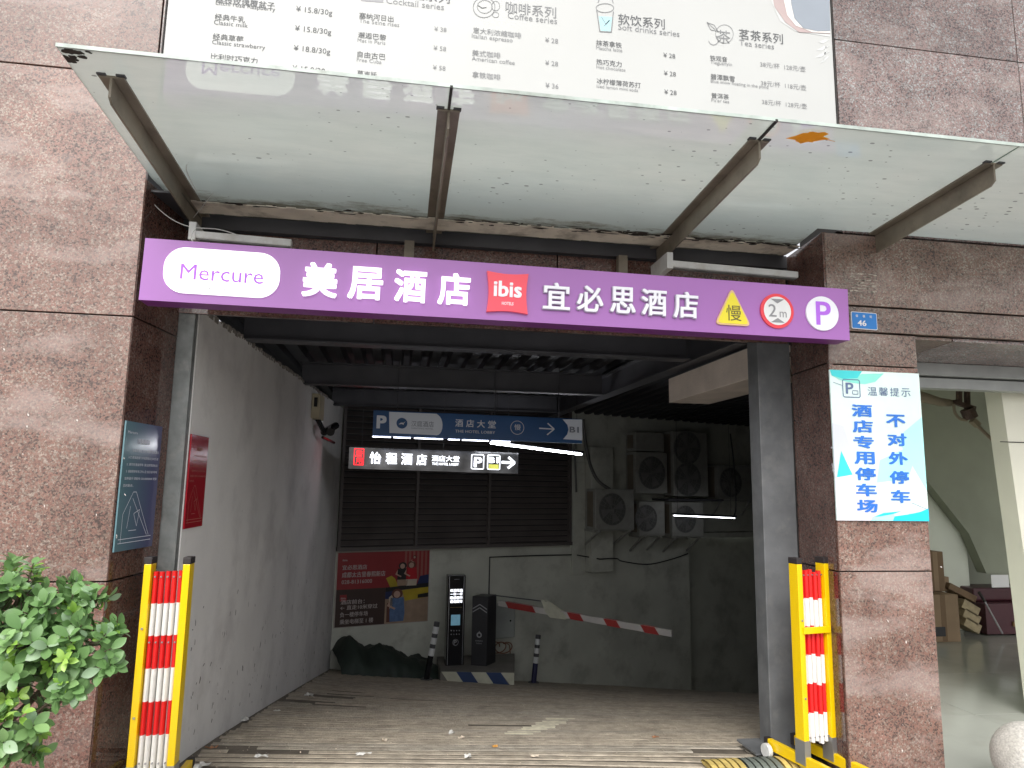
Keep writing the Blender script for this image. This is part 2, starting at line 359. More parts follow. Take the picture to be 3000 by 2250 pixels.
# ================================================================== canopy
ZR, ZF, YR, YF = 3.2, 3.266, 4.02, 2.75
def glass_mat():
    M = bpy.data.materials.new('frosted_canopy_glass'); M.use_nodes = True; t = M.node_tree; L = t.links.new
    t.nodes.clear(); out = N(t, 'ShaderNodeOutputMaterial')
    tc = N(t, 'ShaderNodeTexCoord')
    c = N(t, 'ShaderNodeTexNoise'); c.inputs['Scale'].default_value = 1.1; c.inputs['Detail'].default_value = 4; L(tc.outputs['Object'], c.inputs['Vector'])
    rp = N(t, 'ShaderNodeValToRGB'); L(c.outputs['Fac'], rp.inputs[0]); rp.color_ramp.elements[0].position = .3; rp.color_ramp.elements[1].position = .7
    rp.color_ramp.elements[0].color = (.86, .91, .86, 1); rp.color_ramp.elements[1].color = (.92, .93, .87, 1)
    # film of dirt gathered near the wall, bluish tint painted in for the shaded rear, dark specks
    sx = N(t, 'ShaderNodeSeparateXYZ'); L(tc.outputs['Object'], sx.inputs[0])
    n1 = N(t, 'ShaderNodeTexNoise'); n1.inputs['Scale'].default_value = 4; n1.inputs['Detail'].default_value = 10; n1.inputs['Roughness'].default_value = .75
    mp = N(t, 'ShaderNodeMapping'); mp.inputs['Scale'].default_value = (.6, 2, 1); L(tc.outputs['Object'], mp.inputs[0]); L(mp.outputs[0], n1.inputs['Vector'])
    ya = N(t, 'ShaderNodeMath', operation='MULTIPLY_ADD'); L(n1.outputs['Fac'], ya.inputs[0]); ya.inputs[1].default_value = .5; L(sx.outputs['Y'], ya.inputs[2])
    def step(a, b, top): 
        r = N(t, 'ShaderNodeMapRange'); r.inputs[1].default_value = a; r.inputs[2].default_value = b; r.inputs[4].default_value = top; L(ya.outputs[0], r.inputs[0]); return r
    blue = step(3.62, 4.05, .38); brown = step(4.22, 4.30, .8)
    m1 = N(t, 'ShaderNodeMix', data_type='RGBA'); L(rp.outputs[0], m1.inputs['A']); m1.inputs['B'].default_value = (.40, .52, .56, 1); L(blue.outputs[0], m1.inputs['Factor'])
    m2 = N(t, 'ShaderNodeMix', data_type='RGBA'); L(m1.outputs['Result'], m2.inputs['A']); m2.inputs['B'].default_value = (.20, .16, .10, 1); L(brown.outputs[0], m2.inputs['Factor'])
    v = N(t, 'ShaderNodeTexVoronoi'); v.voronoi_dimensions = '2D'; v.inputs['Scale'].default_value = 10; v.inputs['Randomness'].default_value = 1
    mp2 = N(t, 'ShaderNodeMapping'); mp2.inputs['Scale'].default_value = (1, 1.9, 1); mp2.inputs['Rotation'].default_value = (0, 0, .3); L(tc.outputs['Object'], mp2.inputs[0]); L(mp2.outputs[0], v.inputs['Vector'])
    sc = N(t, 'ShaderNodeSeparateColor'); L(v.outputs['Color'], sc.inputs[0])
    rad = N(t, 'ShaderNodeMath', operation='MULTIPLY'); L(sc.outputs[0], rad.inputs[0]); rad.inputs[1].default_value = .20
    mk = N(t, 'ShaderNodeTexNoise'); mk.inputs['Scale'].default_value = 1.6; mk.inputs['Detail'].default_value = 3; L(tc.outputs['Object'], mk.inputs['Vector'])
    mkr = N(t, 'ShaderNodeMapRange'); mkr.inputs[1].default_value = .38; mkr.inputs[2].default_value = .62; mkr.inputs[3].default_value = .35; mkr.inputs[4].default_value = 1.15; L(mk.outputs['Fac'], mkr.inputs[0])
    rm_ = N(t, 'ShaderNodeMath', operation='MULTIPLY'); L(rad.outputs[0], rm_.inputs[0]); L(mkr.outputs[0], rm_.inputs[1])
    rad2 = N(t, 'ShaderNodeMath', operation='SUBTRACT'); L(rm_.outputs[0], rad2.inputs[0]); rad2.inputs[1].default_value = .085
    lt = N(t, 'ShaderNodeMath', operation='LESS_THAN'); L(v.outputs['Distance'], lt.inputs[0]); L(rad2.outputs[0], lt.inputs[1])
    lm = N(t, 'ShaderNodeMath', operation='MULTIPLY'); L(lt.outputs[0], lm.inputs[0]); lm.inputs[1].default_value = .65
    m3 = N(t, 'ShaderNodeMix', data_type='RGBA'); L(m2.outputs['Result'], m3.inputs['A']); m3.inputs['B'].default_value = (.10, .10, .09, 1); L(lm.outputs[0], m3.inputs['Factor'])
    mp3 = N(t, 'ShaderNodeMapping'); mp3.inputs['Scale'].default_value = (1.2, 5, 1); mp3.inputs['Rotation'].default_value = (0, 0, .12); L(tc.outputs['Object'], mp3.inputs[0])
    n5 = N(t, 'ShaderNodeTexNoise'); n5.inputs['Scale'].default_value = 2.2; n5.inputs['Detail'].default_value = 9; n5.inputs['Roughness'].default_value = .7; L(mp3.outputs[0], n5.inputs['Vector'])
    s5 = N(t, 'ShaderNodeMapRange'); s5.inputs[1].default_value = .42; s5.inputs[2].default_value = .72; s5.inputs[4].default_value = .30; L(n5.outputs['Fac'], s5.inputs[0])
    m5 = N(t, 'ShaderNodeMix', data_type='RGBA'); L(m3.outputs['Result'], m5.inputs['A']); m5.inputs['B'].default_value = (.60, .66, .62, 1); L(s5.outputs[0], m5.inputs['Factor'])
    col = m5.outputs['Result']
    tr = N(t, 'ShaderNodeBsdfTranslucent'); df = N(t, 'ShaderNodeBsdfDiffuse'); L(col, tr.inputs[0]); L(col, df.inputs[0])
    mx = N(t, 'ShaderNodeMixShader'); mx.inputs[0].default_value = .88; L(df.outputs[0], mx.inputs[1]); L(tr.outputs[0], mx.inputs[2])
    gl = N(t, 'ShaderNodeBsdfGlossy'); gl.inputs['Roughness'].default_value = .015
    fr = N(t, 'ShaderNodeFresnel'); fr.inputs[0].default_value = 2.0
    ms = N(t, 'ShaderNodeMixShader'); L(fr.outputs[0], ms.inputs[0]); L(mx.outputs[0], ms.inputs[1]); L(gl.outputs[0], ms.inputs[2])
    L(ms.outputs[0], out.inputs[0]); return M
def clear_glass():
    M = bpy.data.materials.new('clear_green_glass'); M.use_nodes = True; t = M.node_tree; L = t.links.new
    t.nodes.clear(); out = N(t, 'ShaderNodeOutputMaterial')
    tr = N(t, 'ShaderNodeBsdfTransparent'); tr.inputs[0].default_value = (.96, .985, .965, 1)
    df = N(t, 'ShaderNodeBsdfDiffuse'); df.inputs[0].default_value = (.25, .36, .30, 1)
    gl = N(t, 'ShaderNodeBsdfGlossy'); gl.inputs['Roughness'].default_value = .03
    a = N(t, 'ShaderNodeMixShader'); a.inputs[0].default_value = .05; L(tr.outputs[0], a.inputs[1]); L(df.outputs[0], a.inputs[2])
    fr = N(t, 'ShaderNodeFresnel'); b = N(t, 'ShaderNodeMixShader'); L(fr.outputs[0], b.inputs[0]); L(a.outputs[0], b.inputs[1]); L(gl.outputs[0], b.inputs[2])
    L(b.outputs[0], out.inputs[0]); return M
EDGEG = mat('glass_edge_green', (.20, .27, .22), .25, var=.2, vscale=8)
GLB = glass_mat(); GLT = clear_glass()
def zc(y): return ZR + (ZF - ZR) * (YR - y) / (YR - YF)
can = thing('glass_canopy', (0, F0, 3.2), 'flat frosted glass canopy on brown steel arms above the garage entrance', 'canopy')
def zc(y): return ZR + (ZF - ZR) * (YR - y) / (YR - YF)
for k, (x0, x1) in enumerate(((-1.39, .146), (.154, 1.626), (1.634, 2.60), (2.604, 2.895), (2.905, 4.45))):
    if k == 3: continue
    if k == 2: x1 = 2.895
    yr = 4.25 if k < 2 else 4.25
    P = [(x0, YF), (x1, YF), (x1, F0 - .005 if x1 > 2.6 else 4.25)]
    if k == 2: P = [(x0, YF), (x1, YF), (x1, F0 - .006), (2.50, F0 - .006), (2.535, 4.25), (x0, 4.25)]
    elif k == 4: P = [(x0, YF), (x1, YF), (x1, F0 - .006), (x0, F0 - .006)]
    elif k == 0: P = [(x0, YF), (x1, YF), (x1, 4.25), (-1.325, 4.25), (-1.388, F0 + .02)]
    else: P = [(x0, YF), (x1, YF), (x1, 4.25), (x0, 4.25)]
    a = 0
    for i in range(len(P)): a += P[i][0] * P[(i + 1) % len(P)][1] - P[(i + 1) % len(P)][0] * P[i][1]
    n = len(P); mb = MB()
    V = [Vector((x, y, zc(y))) for x, y in P] + [Vector((x, y, zc(y) + .014)) for x, y in P]
    mb.add(V, [tuple(range(n - 1, -1, -1))], 0); mb.add(V, [tuple(range(n, 2 * n))], 1)
    mb.add(V, [(i, (i + 1) % n, (i + 1) % n + n, i + n) for i in range(n)], 2)
    o = part('glass_pane', mb, [GLB, GLT, EDGEG], can, loc=(0, 0, 3.2))
# clear front lip strip of glass seen edge-on
part('edge_seal', MB().b(-1.39, 4.45, YF - .008, YF - .002, ZF - .003, ZF + .013), mat('silicone_edge', (.42, .48, .44), .4, var=.25, vscale=7, dirt=(.12, .12, .09), dscale=6, damt=.7), can)
# the sandy closing strip between glass and wall
SAND = mat('stained_sealant_board', (.80, .74, .62), .8, var=.12, vscale=6, dirt=(.10, .08, .05), dscale=3.5, damt=.95)
cs = MB(); nn = 70
for k in range(nn):      # ragged front edge
    xa = -1.32 + 3.84 * k / nn; xb = -1.32 + 3.84 * (k + 1) / nn; f0 = 4.02 + random.uniform(-.012, .012)
    cs.b(xa, xb, f0, 4.20 + random.uniform(-.006, .006), 3.176, 3.182)
part('closing_strip', cs, SAND, can)
GRIME = mat('black_grime', (.035, .028, .022), .9, var=.4, vscale=30); gm = MB()
for k in range(150):
    x = random.choice((random.uniform(.3, 2.5), random.uniform(1.0, 2.5), random.uniform(-1.2, 2.5))); y = 4.01 + random.gauss(0, .022); w_ = random.uniform(.01, .07); h_ = random.uniform(.004, .016)
    gm.flat(Fr((0, 0, 3.1735), (1, 0, 0), (0, 1, 0)), [(x + w_ * math.cos(a) * random.uniform(.6, 1), y + h_ * math.sin(a) * random.uniform(.6, 1)) for a in [q * .785 for q in range(8)]], random.uniform(0, .0015))
part('grime', gm, GRIME, can, kind='stuff')
gm = MB()
for k in range(26):
    t_ = random.random() ** 2; x = -1.385 + .12 * t_ + random.uniform(0, .02); y = YF + .006 + random.uniform(0, .09) * (1 - t_); w_ = random.uniform(.006, .022)
    gm.flat(Fr((0, 0, zc(y) - .002), (1, 0, 0), (0, 1, 0)), [(max(-1.388, x + w_ * math.cos(a)), max(YF, y + w_ * math.sin(a) * random.uniform(.5, 1))) for a in [q * .785 for q in range(8)]], -random.uniform(0, .0008))
part('corner_grime', gm, GRIME, can, kind='stuff')
for k, x in enumerate((-1.245, .150, 1.63, 2.90)):
    yr = 4.26 if x < 2.6 else F0 - .002
    a = 2.90; za = zc(a) - .004; zb = zc(yr) - .004
    fl = MB(); fl.beam((x, a, za - .005), (x, yr, zb - .005), .10, .010)
    o = part('canopy_arm', fl, STEEL, can, bevel=.001)
    wb = MB()
    fy = Fr((x, 0, 0), (0, 1, 0))
    pts = [(a, za - .012), (a, za - .095), (a + .03, za - .115), (yr, zb - .125), (yr, zb - .012)]
    wb.prism(fy, pts, -.005, .005)
    bf = MB()
    base = absloc(can)
    w = part('web', wb, STEEL, o)
    if k in (1, 2): part('seam', MB().beam((x, YF - .01, zc(YF) - .001), (x, a + .02, za - .001), .012, .012), JOINT, can)
    for e_ in (-.055, .02): part('clip', MB().b(x + e_, x + e_ + .035, a - .012, a + .012, za - .004, za + .003), DKSTEEL, o)
part('plate', MB().b(-1.40, -1.24, 3.86, 4.25, 3.150, 3.160), DKSTEEL, can)
# maple leaf lying against the glass
LEAF = bpy.data.materials.new('wet_orange_leaf'); LEAF.use_nodes = True
t = LEAF.node_tree; p_ = t.nodes['Principled BSDF']; p_.inputs['Base Color'].default_value = (.85, .42, .05, 1); p_.inputs['Roughness'].default_value = .5
trn = N(t, 'ShaderNodeBsdfTranslucent'); trn.inputs[0].default_value = (1, .62, .10, 1); mxs = N(t, 'ShaderNodeMixShader'); mxs.inputs[0].default_value = .7
t.links.new(p_.outputs[0], mxs.inputs[1]); t.links.new(trn.outputs[0], mxs.inputs[2]); t.links.new(mxs.outputs[0], t.nodes['Material Output'].inputs[0])
lc = ray(2370, 402, 2, 3.255)
star = []
lob = (1, .72, .55, .62, .45, .5, .62, .6, .7, .55, .95, .7, .55, .5, .38, .42, .5, .4, .55, .62, .8, .6)
for k in range(22):
    a = 2 * math.pi * k / 22 + random.uniform(-.09, .09); r = .078 * lob[k] * random.uniform(.85, 1.15) + .008
    star.append((lc.x + r * math.cos(a) * 1.15, lc.y + r * math.sin(a) * 1.15))
zl = zc(lc.y) - .004
mb = MB(); V = [Vector((lc.x, lc.y, zl - .004))] + [Vector((x, y, zl - .001 - random.uniform(0, .004))) for x, y in star]
mb.add(V, [(0, 1 + (i + 1) % 22, 1 + i) for i in range(22)]); mb.add([v + Vector((0, 0, .0008)) for v in V], [(0, 1 + i, 1 + (i + 1) % 22) for i in range(22)])
mb.tube([(lc.x + .06, lc.y, zl - .003), (lc.x + .14, lc.y + .01, zl - .005)], .0012, 5)
solo('fallen_leaf', mb, LEAF, 'wet orange maple leaf stuck to the right part of the glass canopy', 'leaf')

# ================================================================== menu board above the canopy
MF = Fr((-1.37, F0 - .035, 3.74), (1, 0, 0))
men = thing('menu_board', (0, F0 - .03, 3.74), 'large white drinks and ice cream menu board on the wall above the glass canopy', 'menu board')
part('panel', MB().box(MF, 0, 4.02, 0, 2.3, -.032, 0), WHITEBOARD, men, bevel=.003)
part('edge_trim', MB().box(MF, -.008, -.001, 0, 2.3, -.032, .006).box(MF, 4.021, 4.028, 0, 2.3, -.032, .006), JOINT, men)
T = [("荔枝玫瑰覆盆子", 632, 6, 806, 1, INK), ("Litchi rose Raspberry", 632, 14, 808, 0, INK), ("¥ 15.8/30g", 867, 33, 974, 0, INK),
     ("经典牛乳", 629, 56, 718, 1, INK), ("Classic milk", 626, 71, 727, 0, INK), ("¥ 15.8/30g", 864, 90, 971, 0, INK),
     ("经典草莓", 623, 114, 713, 1, INK), ("Classic strawberry", 621, 129, 778, 0, INK), ("¥ 18.8/30g", 860, 148, 968, 0, INK),
     ("比利时巧克力", 617, 173, 755, 1, INK), ("¥ 15.8/30g", 856, 207, 964, 0, INK),
     ("鸡尾酒系列", 1131, -14, 1318, 1, INK), ("Cocktail series", 1131, 10, 1301, 0, INK2),
     ("塞纳河日出", 1052, 52, 1153, 1, INK), ("The Seine rises", 1052, 66, 1170, 0, INK2), ("¥ 38", 1272, 91, 1308, 0, INK2),
     ("邂逅巴黎", 1049, 109, 1131, 1, INK), ("Met in Paris", 1047, 123, 1129, 0, INK2), ("¥ 58", 1270, 147, 1307, 0, INK2),
     ("自由古巴", 1047, 166, 1129, 1, INK), ("Free Cuba", 1045, 180, 1118, 0, INK2), ("¥ 58", 1268, 204, 1305, 0, INK2),
     ("莫吉托", 1046, 221, 1104, 1, INK),
     ("咖啡系列", 1481, 34, 1629, 1, INK2), ("Coffee series", 1487, 54, 1632, 0, INK2),
     ("意大利浓缩咖啡", 1386, 96, 1527, 1, INK2), ("Italian espresso", 1382, 111, 1502, 0, INK2), ("¥ 28", 1597, 124, 1635, 0, INK2),
     ("美式咖啡", 1383, 162, 1466, 1, INK2), ("American coffee", 1382, 177, 1508, 0, INK2), ("¥ 28", 1597, 191, 1635, 0, INK2),
     ("拿铁咖啡", 1383, 226, 1466, 1, INK2), ("¥ 36", 1598, 257, 1636, 0, INK2),
     ("软饮系列", 1811, 68, 1947, 1, INK), ("Soft drinks series", 1811, 87, 1990, 0, INK2),
     ("抹茶拿铁", 1746, 132, 1821, 1, INK), ("Matcha latte", 1746, 145, 1823, 0, INK2), ("¥ 28", 1943, 168, 1978, 0, INK),
     ("热巧克力", 1747, 188, 1821, 1, INK), ("Hot chocolate", 1747, 201, 1832, 0, INK2), ("¥ 28", 1945, 221, 1980, 0, INK),
     ("冰柠檬薄荷苏打", 1748, 244, 1877, 1, INK), ("Iced lemon mint soda", 1748, 257, 1869, 0, INK2), ("¥ 28", 1946, 276, 1982, 0, INK),
     ("茗茶系列", 2165, 112, 2293, 1, INK), ("Tea series", 2166, 133, 2267, 0, INK2),
     ("铁观音", 2080, 176, 2130, 1, INK), ("Tieguanyin", 2081, 187, 2144, 0, INK2), ("38元/杯  128元/壶", 2227, 195, 2359, 0, INK2),
     ("碧潭飘雪", 2082, 231, 2152, 1, INK), ("Blue snow floating in the pond", 2082, 242, 2250, 0, INK2), ("38元/杯  118元/壶", 2229, 250, 2361, 0, INK2),
     ("普洱茶", 2084, 286, 2135, 1, INK), ("Pu'er tea", 2084, 298, 2136, 0, INK2), ("38元/杯  128元/壶", 2232, 305, 2363, 0, INK2)]
for s, x0, y, x1, cjk, mm in T:
    ptext(s, MF, x0, y, x1, m=mm, parent=men, bold=.008 if cjk else .004, name='lettering')
CUPG = mat('print_bluegrey', (.26, .29, .33), .5, var=.05); CUPW = mat('print_cream', (.72, .68, .65), .5, var=.03); CUPP = mat('print_dusty_pink', (.42, .33, .32), .5, var=.08); LEAFG = mat('print_pale_leaf', (.55, .56, .55), .6, var=0)
def mp_(pts, m, d, name='printed_picture'):
    part(name, MB().flat(MF, [MF.at(*q) for q in pts], d), m, men)
mp_([(2240, -60), (2262, 10), (2285, 62), (2330, 92), (2432, 108), (2428, -60)], CUPG if 0 else LEAFG, .0015)
mp_([(2255, -60), (2268, 20), (2300, 66), (2340, 95), (2431, 100), (2428, -60)], CUPP, .003)
mp_([(2285, -60), (2296, 5), (2305, 45), (2330, 76), (2380, 96), (2431, 98), (2428, -60)], CUPW, .0045)
mp_([(2305, -60), (2318, 20), (2326, 55), (2352, 84), (2395, 93), (2431, 92), (2427, -60)], CUPG, .006)
mp_([(1057, -40), (1057, 3), (1123, 8), (1124, -40)], GREYM, .0015)
for (a, b) in (((2428, 118), (2398, 124)), ((2430, 135), (2390, 148)), ((2431, 150), (2385, 170)), ((2432, 162), (2400, 186)), ((2420, 128), (2412, 182))):
    mx_, my_ = (a[0] + b[0]) / 2, (a[1] + b[1]) / 2
    mp_([a, (mx_ + 4, my_ - 6), b, (mx_ - 2, my_ + 7)], LEAFG, .0015, 'printed_leaf')
def line_(fr, pts, w, m, parent, d=.002, name='printed_line', px=True):
    q = [fr.at(*p) if px else p for p in pts]; mb = MB()
    for a, b in zip(q, q[1:]):
        dx, dy = b[0] - a[0], b[1] - a[1]; l = math.hypot(dx, dy) or 1; nx, ny = -dy / l * w / 2, dx / l * w / 2
        mb.flat(fr, [(a[0] + nx, a[1] + ny), (b[0] + nx, b[1] + ny), (b[0] - nx, b[1] - ny), (a[0] - nx, a[1] - ny)], d)
    return part(name, mb, m, parent)
def ell(cx, cy, rx, ry, n=20, a0=0, a1=360): return [(cx + rx * math.cos(math.radians(a0 + (a1 - a0) * k / n)), cy + ry * math.sin(math.radians(a0 + (a1 - a0) * k / n))) for k in range(n + 1)]
line_(MF, ell(1418, 22, 32, 30), .004, INK2, men); line_(MF, ell(1420, 20, 22, 19), .003, INK2, men); line_(MF, ell(1452, 18, 12, 14), .003, INK2, men); line_(MF, ell(1452, 44, 9, 8), .003, INK2, men)
line_(MF, [(1400, 16), (1412, 24), (1425, 22)], .005, INK, men)
line_(MF, [(1748, 30), (1757, 93), (1791, 95), (1797, 34)], .006, INK2, men); line_(MF, ell(1772, 24, 26, 13), .004, INK2, men); line_(MF, [(1752, 8), (1758, -12), (1792, -10), (1796, 10)], .005, INK2, men)
TEALP = mat('print_teal', (.35, .58, .60), .5, var=.1); mp_([(1754, 48), (1760, 90), (1788, 92), (1793, 50)], TEALP, .0012)
line_(MF, [(1762, 50), (1775, 72), (1785, 60), (1770, 76)], .005, CUPG, men)
text("茶", MF, MF.at(2100, 122)[0], MF.at(2100, 122)[1], w=MF.at(2140, 122)[0] - MF.at(2100, 122)[0], m=INK2, parent=men)
line_(MF, ell(2122, 100, 26, 27), .003, INK2, men)
line_(MF, [(2071, 66), (2092, 74), (2103, 92), (2082, 88), (2071, 66), (2096, 88)], .004, INK2, men)
line_(MF, ell(2090, 118, 14, 14, 14, -60, 170), .004, INK2, men)

# ================================================================== the purple sign box
sc = [Vector((-1.322, 3.63, 2.811)), Vector((-1.325, 3.63, 2.489)), Vector((2.566, 3.63, 2.765)), Vector((2.563, 3.63, 2.458))]
SG = Fr(sc[1], sc[3] - sc[1])
SG = Fr(sc[1], sc[3] - sc[1], (.012, 0, 1))
u1 = SG.at(2490, 1005)[0]
sg = thing('hotel_sign', (0, 3.70, 2.47), 'long purple illuminated hotel sign box hanging across the garage entrance', 'sign')
SD = .13
corn = [SG.at(425, 697), SG.at(406, 878), SG.at(2490, 1005), SG.at(2483, 855)]
part('sign_box', MB().prism(SG, corn, -SD, -.004), PURPLE_D, sg, bevel=.003)
part('face', MB().prism(SG, corn, -.0035, 0), PURPLE, sg)
def sq(*p): return [SG.at(*q) for q in p]
def pill():
    a = SG.at(480, 795); b = SG.at(820, 812); tp = SG.at(650, 735)[1]; bt = SG.at(650, 868)[1]
    return rrect(a[0], b[0], bt, tp, (tp - bt) * .43, 10)
part('logo_panel', MB().prism(SG, pill(), .001, .012), WLIT, sg, bevel=.002)
text("Mercure", SG, SG.at(528, 824)[0], SG.at(650, 828)[1], h=SG.at(650, 783)[1] - SG.at(650, 828)[1], w=SG.at(772, 828)[0] - SG.at(528, 824)[0], box=True, d=.0135, m=VIOLET, parent=sg, bold=.006)
text("HOTELS", SG, SG.at(606, 850)[0], SG.at(650, 856)[1], h=SG.at(650, 845)[1] - SG.at(650, 856)[1], w=SG.at(692, 850)[0] - SG.at(606, 850)[0], box=True, d=.0135, m=GREYL, parent=sg, spacing=1.4)
for ch, x0, y0, x1, y1 in (("美", 887, 775, 989, 874), ("居", 1020, 788, 1122, 881), ("酒", 1155, 797, 1249, 890), ("店", 1282, 807, 1377, 899)):
    o = cbox(ch, SG, x0, y0, x1, y1, d=.012, ext=.02, bold=.032, m=WLIT, parent=sg, name='letter')
for ch, x0, y0, x1, y1 in (("宜", 1589, 836, 1667, 913), ("必", 1688, 845, 1764, 920), ("思", 1785, 849, 1858, 925), ("酒", 1876, 856, 1949, 932), ("店", 1970, 864, 2041, 940)):
    cbox(ch, SG, x0 - 2, y0 - 1, x1 + 2, y1 + 2, d=.006, ext=.012, bold=.045, m=WEDGE, parent=sg, name='letter_edge')
    cbox(ch, SG, x0, y0, x1, y1, d=.018, ext=.01, bold=.022, m=WLET, parent=sg, name='letter')
# red square with waisted sides
ct = [(1425, 800), (1546, 810), (1544, 927), (1424, 919)]; P = []
for i in range(4):
    a = ct[i]; b = ct[(i + 1) % 4]; cx, cy = 1485, 864
    for k in range(8):
        s_ = k / 8; x = a[0] + (b[0] - a[0]) * s_; y = a[1] + (b[1] - a[1]) * s_; q = 4 * s_ * (1 - s_) * .09
        P.append((x + (cx - x) * q, y + (cy - y) * q))
part('red_panel', MB().prism(SG, sq(*P), .001, .022), REDSQ, sg)
text("ibis", SG, SG.at(1444, 855)[0], SG.at(1485, 878)[1], h=SG.at(1485, 832)[1] - SG.at(1485, 878)[1], w=SG.at(1526, 855)[0] - SG.at(1444, 855)[0], box=True, d=.026, ext=.004, bold=.035, m=WLET, parent=sg)
text("HOTELS", SG, SG.at(1468, 896)[0], SG.at(1485, 901)[1], h=SG.at(1485, 892)[1] - SG.at(1485, 901)[1], w=SG.at(1502, 896)[0] - SG.at(1468, 896)[0], box=True, d=.0245, m=WLET, parent=sg, bold=.02)
def shrink(pts, f):
    cx = sum(p[0] for p in pts) / len(pts); cy = sum(p[1] for p in pts) / len(pts); return [(cx + (x - cx) * f, cy + (y - cy) * f) for x, y in pts]
def roundpoly(pts, r, n=5):
    out = []; L_ = len(pts)
    for i in range(L_):
        p = Vector(pts[i]); a = (Vector(pts[i - 1]) - p).normalized(); b = (Vector(pts[(i + 1) % L_]) - p).normalized()
        for k in range(n + 1):
            s_ = k / n; out.append(tuple(p + a * r * (1 - s_) ** 2 + b * r * s_ ** 2))
    return out
tri = sq((2141, 850), (2092, 957), (2198, 964))
part('warning_triangle', MB().prism(SG, roundpoly(tri, .035), .001, .012), ORNG, sg)
part('triangle_face', MB().prism(SG, roundpoly(shrink(tri, .88), .03), .0125, .014), YEL, sg)
cbox("慢", SG, 2124, 902, 2168, 948, d=.0155, bold=.005, m=BROWNINK, parent=sg)
c2 = SG.at(2274, 919); r2 = SG.at(2322, 919)[0] - c2[0]
part('height_limit_disc', MB().prism(SG, circ(*c2, r2), .001, .012), RED, sg)
part('disc_face', MB().prism(SG, circ(*c2, r2 * .82), .0125, .014), WHITEP, sg)
part('height_mark', MB().flat(SG, [(c2[0] - r2 * .42, c2[1] + r2 * .68), (c2[0] + r2 * .42, c2[1] + r2 * .68), (c2[0], c2[1] + r2 * .42)], .0155).flat(SG, [(c2[0] - r2 * .42, c2[1] - r2 * .68), (c2[0] + r2 * .42, c2[1] - r2 * .68), (c2[0], c2[1] - r2 * .42)], .0155), GREYM, sg)
text("2", SG, c2[0] - r2 * .55, c2[1] - r2 * .36, h=r2 * .72, w=r2 * .48, box=True, d=.0155, m=GREYM, parent=sg, bold=.01)
text("m", SG, c2[0] + r2 * .12, c2[1] - r2 * .36, h=r2 * .32, w=r2 * .42, box=True, d=.0155, m=GREYM, parent=sg)
c3 = SG.at(2406, 927); r3 = SG.at(2453, 927)[0] - c3[0]
part('parking_disc', MB().prism(SG, circ(*c3, r3), .001, .014), WLET, sg, bevel=.002)
text("P", SG, c3[0] - r3 * .42, c3[1] - r3 * .68, h=r3 * 1.36, w=r3 * .92, box=True, d=.0155, m=VIOLET, parent=sg, bold=.02)

# ================================================================== lamps above the sign
LAMP = mat('weathered_white_lamp', (.62, .62, .60), .5, var=.08, vscale=9, dirt=(.35, .3, .22), dscale=8, damt=.5)
def lamp(x0, x1, z0, z1, label):
    y = 4.0; t_ = thing('flood_lamp', (x0, y, z0 - .03), label, 'lamp', 'strip lamps above the purple sign')
    part('lamp_body', MB().beam((x0, y, z0), (x1, y, z1), .05, .042), LAMP, t_, bevel=.004)
    part('bracket', MB().b(x0 - .035, x0 + .005, y - .03, 4.26, z0 - .035, z0 + .07), LAMP, t_, bevel=.003)
    part('lamp_lens', MB().beam((x0 + .02, y, z0 - .024), (x1 - .01, y, z1 - .024), .035, .006), POSTL, t_)
def lz(px, py, y): return ray(px, py, 1, y)
a, b = lz(575, 690, 4.0), lz(855, 715, 4.0); lamp(a.x, b.x, a.z, b.z, 'weathered white strip lamp above the left end of the purple sign')
a, b = lz(1965, 775, 4.0), lz(2333, 808, 4.0); lamp(a.x, b.x, a.z, b.z, 'weathered white strip lamp above the right end of the purple sign')
WIRE = mat('white_wire', (.6, .6, .57), .5, var=0); BWIRE = mat('black_cable', (.03, .03, .03), .5, var=0)
def smoothpts(P, n=6):
    P = [Vector(p) for p in P]; o = []
    for i in range(len(P) - 1):
        p0 = P[max(i - 1, 0)]; p1 = P[i]; p2 = P[i + 1]; p3 = P[min(i + 2, len(P) - 1)]
        for k in range(n):
            t_ = k / n; o.append(.5 * ((2 * p1) + (p2 - p0) * t_ + (2 * p0 - 5 * p1 + 4 * p2 - p3) * t_ ** 2 + (3 * p1 - p0 - 3 * p2 + p3) * t_ ** 3))
    o.append(P[-1]); return o
P = [(565, 640, 4.1), (640, 545, 3.9), (672, 500, 3.75), (645, 465, 3.6), (585, 460, 3.6), (545, 490, 3.65), (575, 560, 3.8)]
solo('loose_wire', MB().tube(smoothpts([ray(a, b, 1, c) for a, b, c in P]), .0022, 6), WIRE, 'thin white wire looped under the left pane of the canopy', 'wire')
P = [(430, 538, 3.85), (445, 590, 3.9), (500, 640, 3.95), (560, 665, 3.98), (640, 672, 3.96), (700, 690, 3.9)]
solo('loose_wire', MB().tube(smoothpts([ray(a, b, 1, c) for a, b, c in P]), .0028, 6), WIRE, 'white wire sagging from the canopy corner to the left strip lamp', 'wire')
P = [(575, 668, 3.8), (560, 690, 3.76), (566, 712, 3.70)]
solo('loose_wire', MB().tube(smoothpts([ray(a, b, 1, c) for a, b, c in P]), .0028, 6), WIRE, 'short white wire dropping from the left lamp bracket onto the purple sign', 'wire')

